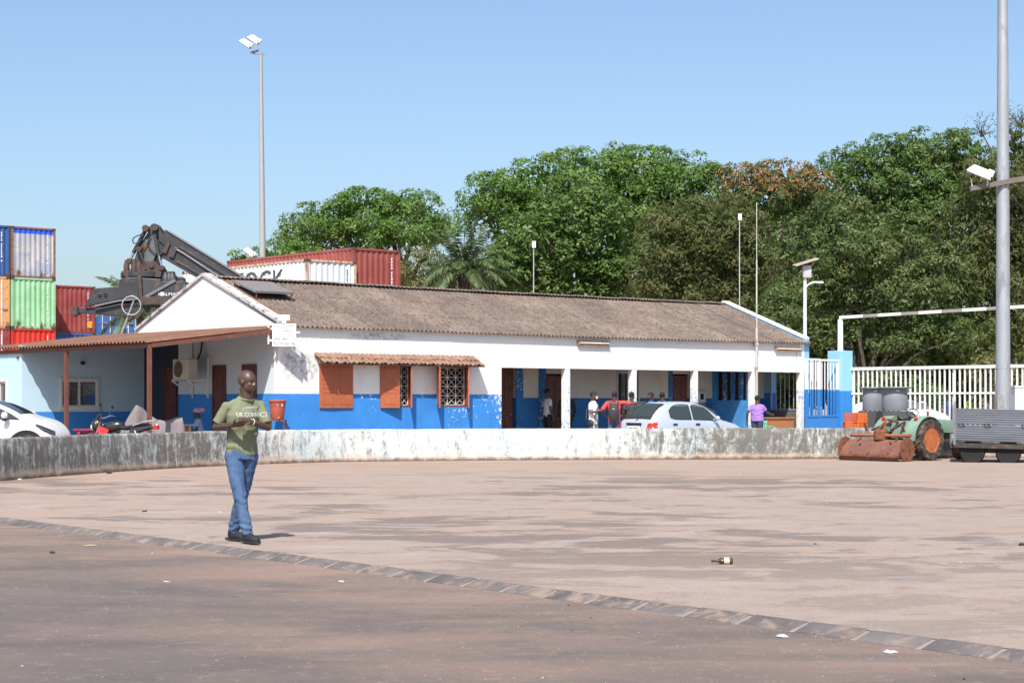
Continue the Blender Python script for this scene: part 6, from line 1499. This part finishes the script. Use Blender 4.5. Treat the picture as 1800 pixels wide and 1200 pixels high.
man, mj, mshirt = person('man in olive green t-shirt and blue jeans walking with hands clasped', mo, 0, MJ, yaw=R(35), hyaw=R(60), hpitch=R(4), vox=.008, hair=False, detail=True, sleeve=.80, toes=dict(R=(.62,-.78,0), L=(.72,-.69,0)),
    shirt_mat=shirt_green(), jean_mat=jeans(), shoe=(.018,.018,.020), curlR=1.0, curlL=1.15, palmR=(.3,.5,.8), palmL=(-.2,.6,-.75), hem=-.03)
# shirt print
bvh = BVHTree.FromPolygons([v.co for v in mshirt.data.vertices], [tuple(p.vertices) for p in mshirt.data.polygons])
m_print = M('white shirt print', (.47,.48,.43), .9)
def shirt_print(s, size, cx, z, sx=1., arc=0.):
    me = text_mesh(s, size, None, 'lettering', None, Matrix.Identity(4), sx=sx, bold=size*.018)
    import bmesh
    bm = bmesh.new(); bm.from_mesh(me); bmesh.ops.triangulate(bm, faces=bm.faces[:])
    for _ in range(2): bmesh.ops.subdivide_edges(bm, edges=[e for e in bm.edges if e.calc_length() > .012], cuts=1)
    Lx, Fx = rotz(V((1,0,0)),R(35)), rotz(V((0,-1,0)),R(35))
    for v in bm.verts:
        o = mj['chest'] + Lx*(v.co.x+cx) + V((0,0,z+v.co.y-arc*v.co.x**2-mj['chest'].z)) + Fx*.5
        hit = bvh.ray_cast(o, -Fx)
        v.co = (hit[0] + Fx*.004) if hit[0] is not None else o - Fx*.36
    bm.to_mesh(me); bm.free(); return link('lettering', me, m_print, mshirt)
shirt_print('UK CONNECT', .068, .042, 1.296, .76)
shirt_print('ESTABLISHED 2014', .024, .050, 1.385, 1.0, 1.1)
shirt_print('__________', .035, .045, 1.366, 1.30)
co = MB(); nk = mj['neck']
co.tube([nk+V((0,0,-.012))+rotz(V((.083*math.cos(t),.078*math.sin(t)-.004,.018*math.sin(t))),R(35)) for t in [i*math.pi/14 for i in range(29)]], .007, 6, cap=False); co.build('collar', mshirt.data.materials[0], mshirt, smooth=60)
wb = mj['wriL']+(mj['elbL']-mj['wriL']).normalized()*.03; wd = (mj['elbL']-mj['wriL']).normalized(); wa = wd.orthogonal().normalized(); wc_ = wd.cross(wa)
MB().tube([wb+wa*.031*math.cos(t)+wc_*.031*math.sin(t) for t in [i*math.pi/8 for i in range(17)]], .006, 6, cap=False).build('wrist_band', m_print, man, smooth=60)
# people around the cars
P_ = 'people standing around the parked cars'
def pos(px, Y): p = at(px,706,Y); return V((p.x,Y,0))
wr_, wj, ws = person('person in white shirt and trousers with face mask and black shoulder bag', pos(1043,52.0), R(62), dict(elbR=(-.26,-.05,1.15), wriR=(-.17,-.27,1.20), elbL=(.25,.0,1.14), wriL=(.20,-.22,1.22)), shirt=(.80,.80,.80), trousers=(.74,.73,.70), group=P_, hem=-.14, sleeve=.75)
MB().ell(V((0,-.115,1.565)),(.05,.022,.045)).build('face_mask', M('white mask', (.8,.8,.8), .8), wr_, smooth=60)
MB().ell((-.29,-.05,.84),(.05,.10,.115)).build('shoulder_bag', M('black bag cloth', (.02,.02,.022), .6), wr_, smooth=60)
MB().tube([(-.25,.10,.95),(-.16,.14,1.2),(.05,.11,1.42),(.16,.0,1.46),(.08,-.13,1.36),(-.12,-.14,1.15),(-.25,-.14,.95)],.012,6).build('bag_strap', M('black bag cloth', (1,1,1)), wr_)
rr_, rj, rsh = person('person in red polo shirt with black backpack leaning an arm on the silver car', pos(1080,51.35), R(180-8), dict(elbR=(-.50,-.02,1.40), wriR=(-.78,-.10,1.43), shoR=(-.20,0,1.43), shoL=(.20,0,1.42), elbL=(.36,.12,1.20), wriL=(.22,-.05,1.03)), shirt=(.58,.06,.055), trousers=(.07,.11,.2), group=P_, sleeve=.85, palmR=(0,0,-1))
bp = MB(); bp.tube([(0,.17,.93),(0,.19,1.0),(0,.20,1.2),(0,.17,1.36),(0,.14,1.41)],[(.12,.06),(.15,.085),(.15,.09),(.12,.07),(.05,.03)],14,side=(1,0,0)); bp.build('backpack', M('dark backpack cloth', (.035,.032,.034), .75, var=.2), rr_, smooth=60)
MB().bx(-.03,.03,.285,.292,1.24,1.26).build('backpack_label', m_paper, rr_)
for s in (-1,1): MB().tube([(s*.10,.14,1.38),(s*.11,.08,1.47),(s*.12,-.03,1.47),(s*.12,-.12,1.38),(s*.13,-.08,1.15)],[(.03,.008)]*5,8,side=(1,0,0)).build('backpack_strap', M('dark backpack cloth', (1,1,1)), rr_)
person('person with dark shirt standing behind the dark car by the column', pos(1110,54.15), R(150), shirt=(.05,.05,.06), trousers=(.04,.04,.05), group=P_)
person('person in bright blue shirt standing behind the silver car', pos(1144,55.0), R(-60), shirt=(.05,.16,.60), trousers=(.04,.04,.06), group=P_)
person('person with pale collar standing behind the silver car, farthest right of the group', pos(1164,55.3), R(165), shirt=(.45,.40,.33), trousers=(.05,.05,.05), group=P_)
pp, pj, psh = person('person in purple t-shirt walking past the wooden desk', pos(1331,56.5), R(150), dict(elbR=(-.27,-.12,1.12), wriR=(-.34,-.36,1.05), elbL=(.30,.08,1.08), wriL=(.33,.02,.82), head=(0,-.03,1.53), neck=(0,.01,1.39), chest=(0,0,1.21), shoR=(-.185,0,1.305), shoL=(.185,0,1.305)), shirt=(.30,.17,.52), trousers=(.04,.05,.10), fat=1.22, hem=-.10)
person('person in white shirt and black trousers standing in the porch doorway', bl(10.52,1.35,.1), R(115), shirt=(.62,.62,.66), trousers=(.012,.012,.014), shoe=(.02,.02,.02))
person('person in black clothes half hidden behind the first column', bl(10.93,.95,.1), R(200), shirt=(.014,.014,.016), trousers=(.012,.012,.013), long_sleeve=True, hem=-.25)
# seated woman with head wrap
sw, swj, _ = person('seated person in pink and blue print dress and head wrap under the porch', bl(-.75,2.55,.02), R(-120+41), dict(pel=(0,0,.48), chest=(0,-.06,.80), neck=(0,-.05,.99), head=(0,-.09,1.14), hipR=(-.10,0,.46), hipL=(.10,0,.46), kneR=(-.15,-.42,.46), kneL=(.15,-.42,.46), ankR=(-.13,-.46,.10), ankL=(.13,-.46,.10), shoR=(-.17,-.05,.93), shoL=(.17,-.05,.93), elbR=(-.24,-.12,.68), elbL=(.24,-.12,.68), wriR=(-.12,-.36,.60), wriL=(.12,-.36,.60)), skirt=True, seated=True, shirt=(.35,.42,.62), trousers=(.42,.16,.36), fat=1.15)
m_wrap = M('pink print cloth', (.62,.24,.38), .85, var=.3, scale=18, dirt=(.30,.50,.62), damt=.55, dscale=14)
MB().ell((0,-.06,1.20),(.105,.125,.085)).ell((.02,.06,1.22),(.08,.07,.07)).build('head_wrap', m_wrap, sw, smooth=60)
stl = thing('low_stool', 'low wooden stool under the seated person', 'stool', bl(-.72,2.55,.05)); MB().bx(-.2,.2,-.2,.2,.28,.33).build('seat', M('plain wood', (1,1,1)), stl)
for x in (-.16,.16):
    for y in (-.16,.16): MB().bx(x-.02,x+.02,y-.02,y+.02,0,.28).build('leg', M('plain wood', (1,1,1)), stl)
# people beyond the fence
for px, Y, lb, c in ((1620,66.5,'person in striped pale shirt beyond the fence',(.45,.47,.5)),(1668,66,'person in dark blue beyond the fence behind the trailer',(.03,.05,.16)),(1704,67,'person in lime green beyond the fence',(.25,.45,.04)),(1733,67.5,'person in white cap and grey beyond the fence',(.5,.5,.5))):
    person(lb, pos(px,Y), R(random.uniform(-60,60)), shirt=c, vox=.02, group='people beyond the fence')
# ---------------------------------------------------------------- small things
m_wood = M('plain wood', (1,1,1))
def bench(label, loc, rz, L, h, mat, cat='bench'):
    t = thing('bench' if cat == 'bench' else 'table', label, cat, loc, rz); MB().bx(-L/2,L/2,-.16,.16,h-.04,h).build('seat' if cat == 'bench' else 'table_top', mat, t)
    for x in (-L/2+.1,L/2-.1):
        for y in (-.11,.11): MB().bx(x-.03,x+.03,y-.03,y+.03,0,h-.04).build('leg', mat, t)
    MB().bx(-L/2+.13,L/2-.13,-.02,.02,h-.14,h-.08).build('rail', mat, t)
p = at(155,706,45.4); bench('red bench beside the nose of the motorcycle', (p.x,45.4,0), R(20), .7, .78, M('red bench paint', (.35,.03,.04), .6))
p = at(322,706,46.4); bench('small wooden table at the right end of the draped cover', (p.x,46.4,0), R(30), .45, .88, M('tan wood', (.42,.30,.17), .7), 'table')
# blue plastic bag beside the seated person
bg_ = MB(); bg_.tube([(0,0,0),(0,0,.12),(0,0,.35),(0,.02,.5),(0,.03,.55)],[.18,.22,.2,.1,.06],14)
tag(bg_.build('plastic_bag', M('blue plastic bag', (.02,.06,.42), .35, var=.3, scale=8, bump=.02, bscale=12), None, smooth=60, loc=bl(-1.15,2.0,.05)), 'blue plastic bag on the porch floor beside the seated person', 'bag')
# desk and chair by the porch passage
dk = thing('wooden_desk', 'orange brown wooden desk in the last porch bay', 'desk', bl(19.55,.35,.10), BA); m_dw = M('orange brown veneer', (.36,.15,.055), .5, var=.12, scale=3, stretch=(1,8,8))
MB().bx(-.72,.72,-.36,.36,.80,.84).build('desk_top', m_dw, dk, bevel=.008); MB().bx(-.66,.66,-.32,-.30,.18,.80).build('front_panel', m_dw, dk)
for x in (-.68,.64): MB().bx(x,x+.04,-.33,.33,0,.80).build('side_panel', m_dw, dk)
ch = thing('plastic_chair', 'turquoise plastic chair beside the person in purple', 'chair', pos(1347,56.95), R(35)); m_tq = M('turquoise plastic', (.12,.55,.42), .4)
rows = [[(x,y,.42+.01*abs(x)/.2) for x in (-.22,-.11,0,.11,.22)] for y in (-.22,0,.2)]; c_ = MB(); c_.grid(rows); c_.grid([[(x,y,z-.02) for x,y,z in r_] for r_ in rows]); c_.build('seat', m_tq, ch, smooth=60)
bk_ = MB()
for k in range(5): x = -.18+.09*k; bk_.bx(x-.025,x+.025,.20,.22,.44,.80)
bk_.bx(-.22,.22,.19,.225,.78,.86); bk_.build('backrest', m_tq, ch, bevel=.008)
for x in (-.2,.2):
    for y in (-.2,.2): MB().beam((x*.95,y*.95,.41),(x*1.15,y*1.15,0),.04,.03).build('leg', m_tq, ch)
    MB().tube([(x*1.1,.2,.68),(x*1.15,-.1,.66),(x*1.1,-.2,.60),(x*1.05,-.2,.42)],.018,8).build('armrest', m_tq, ch)
# bottle lying on the lot
def gnd(px, py): Y = EYE*FPX/(py-706); return V(((px-900)/FPX*Y, Y, 0))
bt = gnd(1272,991); r_ = .037
btl = thing('glass_bottle', 'brown glass bottle with pale label lying on the lot', 'bottle', (bt.x,bt.y,r_), 0); btl.rotation_euler = (0,0,R(4)); btl.scale = (.8,.8,.8); btl.location.z = r_*.8
MB().lathe([(0,-.10),(.030,-.10),(r_,-.092),(r_,.02),(.033,.04),(.018,.062),(.0145,.075),(.0135,.125),(.0155,.127),(.0155,.138),(.012,.14),(0,.14)],24,Matrix.Rotation(R(-90),4,'Y')).build('glass', M('brown bottle glass', (.07,.035,.008), .06, var=.1, spec=.8), btl, smooth=35)
MB().lathe([(r_+.0008,-.062),(r_+.0008,.0)],24,Matrix.Rotation(R(-90),4,'Y')).build('paper_label', M('cream label', (.62,.52,.42), .7), btl, smooth=60)
# litter
m_lit = M('pale litter', (.44,.42,.39), .7, objvar=.3); m_lit2 = M('tan litter', (.30,.20,.12), .8, objvar=.4)
def scrap(px, py, s, mat, nm, lb, cat, grp, flat=.35, seed=0):
    g = gnd(px,py); rr = random.Random(seed); z0 = -.05 if (g-K0).dot(KN) < 0 else 0.
    mb = MB(); n = 7; ring = [V((math.cos(t)*s*rr.uniform(.5,1.2), math.sin(t)*s*rr.uniform(.4,1.)*.8, rr.uniform(0,.25)*s*flat)) for t in [i*2*math.pi/n for i in range(n)]]
    mid = [p*.5+V((0,0,s*flat*rr.uniform(.4,1.))) for p in ring]; mb.add(ring+mid+[V((0,0,s*flat*rr.uniform(.3,.9)))],[(i,(i+1)%n,n+(i+1)%n,n+i) for i in range(n)]+[(n+i,n+(i+1)%n,2*n) for i in range(n)])
    tag(mb.build(nm, mat, loc=(g.x,g.y,z0+.002), rz=rr.uniform(0,6)), lb, cat, grp)
one = [(1373,1105,.05,m_lit,'crumpled_wrapper','crumpled clear wrapper at the foot of the kerb near the right'),(1563,1132,.06,m_lit,'crumpled_wrapper','flat white wrapper at the foot of the kerb farthest right'),(292,1012,.035,m_lit,'paper_scrap','small white paper scrap on the road below the walking man'),(600,1012,.04,m_lit,'paper_scrap','thin white paper scrap on the road right of the man'),(35,843,.07,m_lit,'paper_cup','white cup at the foot of the wall near the left edge'),(192,832,.10,m_black,'rubber_scrap','black scrap near the wall at the left'),(178,828,.06,m_lit,'paper_scrap','pale scrap beside the black one near the wall'),(1433,956,.03,m_black,'bottle_cap','small dark ring on the lot right of the bottle'),(255,899,.06,m_black,'twig_scrap','dark twig on the lot left of the man'),(1695,964,.12,m_lit2,'wood_strip','tan strip lying on the lot near the right edge'),(1796,958,.07,m_black,'rubber_strip','dark strip lying on the lot at the right edge'),(160,950,.13,m_lit2,'dry_leaf','curled dry leaves on the road by the kerb at the left'),(92,963,.06,m_black,'twig_scrap','dark twig on the road at the left'),(1440,803,.09,m_lit,'paper_strip','white strip at the foot of the wall left of the tiller'),(985,808,.10,m_lit,'paper_scrap','white scrap at the foot of the wall in the middle')]
for i, (px,py,s,mt,nm,lb) in enumerate(one): scrap(px,py,s,mt,nm,lb,'litter',None,.35 if mt is not m_lit2 else .12,i)
for i in range(40):
    px, py = random.uniform(0,1800), random.choice([random.uniform(812,930),random.uniform(930,1190),random.uniform(812,850)])
    scrap(px,py,random.uniform(.007,.016)*(1 if py > 900 else 1.6),random.choice((m_lit,m_lit,m_lit2,m_black)),'litter_crumb','tiny scrap of litter scattered on the paving','litter','tiny scraps of litter',.5,100+i)
gx = MB()
for _ in range(6000):
    # grit gathered along the kerb and at the foot of the wall
    if random.random() < .62:
        Yg = random.uniform(9,24)**1.0; g = V((random.uniform(-.29,.29)*Yg, Yg, 0)); z0 = 0. if (g-K0).dot(KN) > .17 else -.05
        if -.02 < (g-K0).dot(KN) < .19: continue
    elif random.random() < .6: s_ = random.uniform(-2,19); g = kp(s_, random.gauss(.26,.12) if random.random() < .6 else random.gauss(-.10,.08), 0); z0 = 0. if (g-K0).dot(KN) > .1 else -.05
    else: q_ = random.choice(wp); g = V((q_.x+random.uniform(-.3,.3), q_.y-random.uniform(.14,.5), 0)); z0 = 0.
    r0 = random.uniform(.003,.009)*random.uniform(.5,1.)*(1 if g.y < 25 else 2.); a_ = random.uniform(0,6)
    gx.add([(g.x+r0*math.cos(a_+k*2.1),g.y+r0*math.sin(a_+k*2.1),z0) for k in range(3)]+[(g.x,g.y,z0+r0*.9)],[(0,1,3),(1,2,3),(2,0,3)])
tag(gx.build('gravel', M('pale grit', (.25,.195,.16), .95, var=.4, scale=30)), 'loose grit along the kerb and wall foot', 'gravel', kind='stuff')
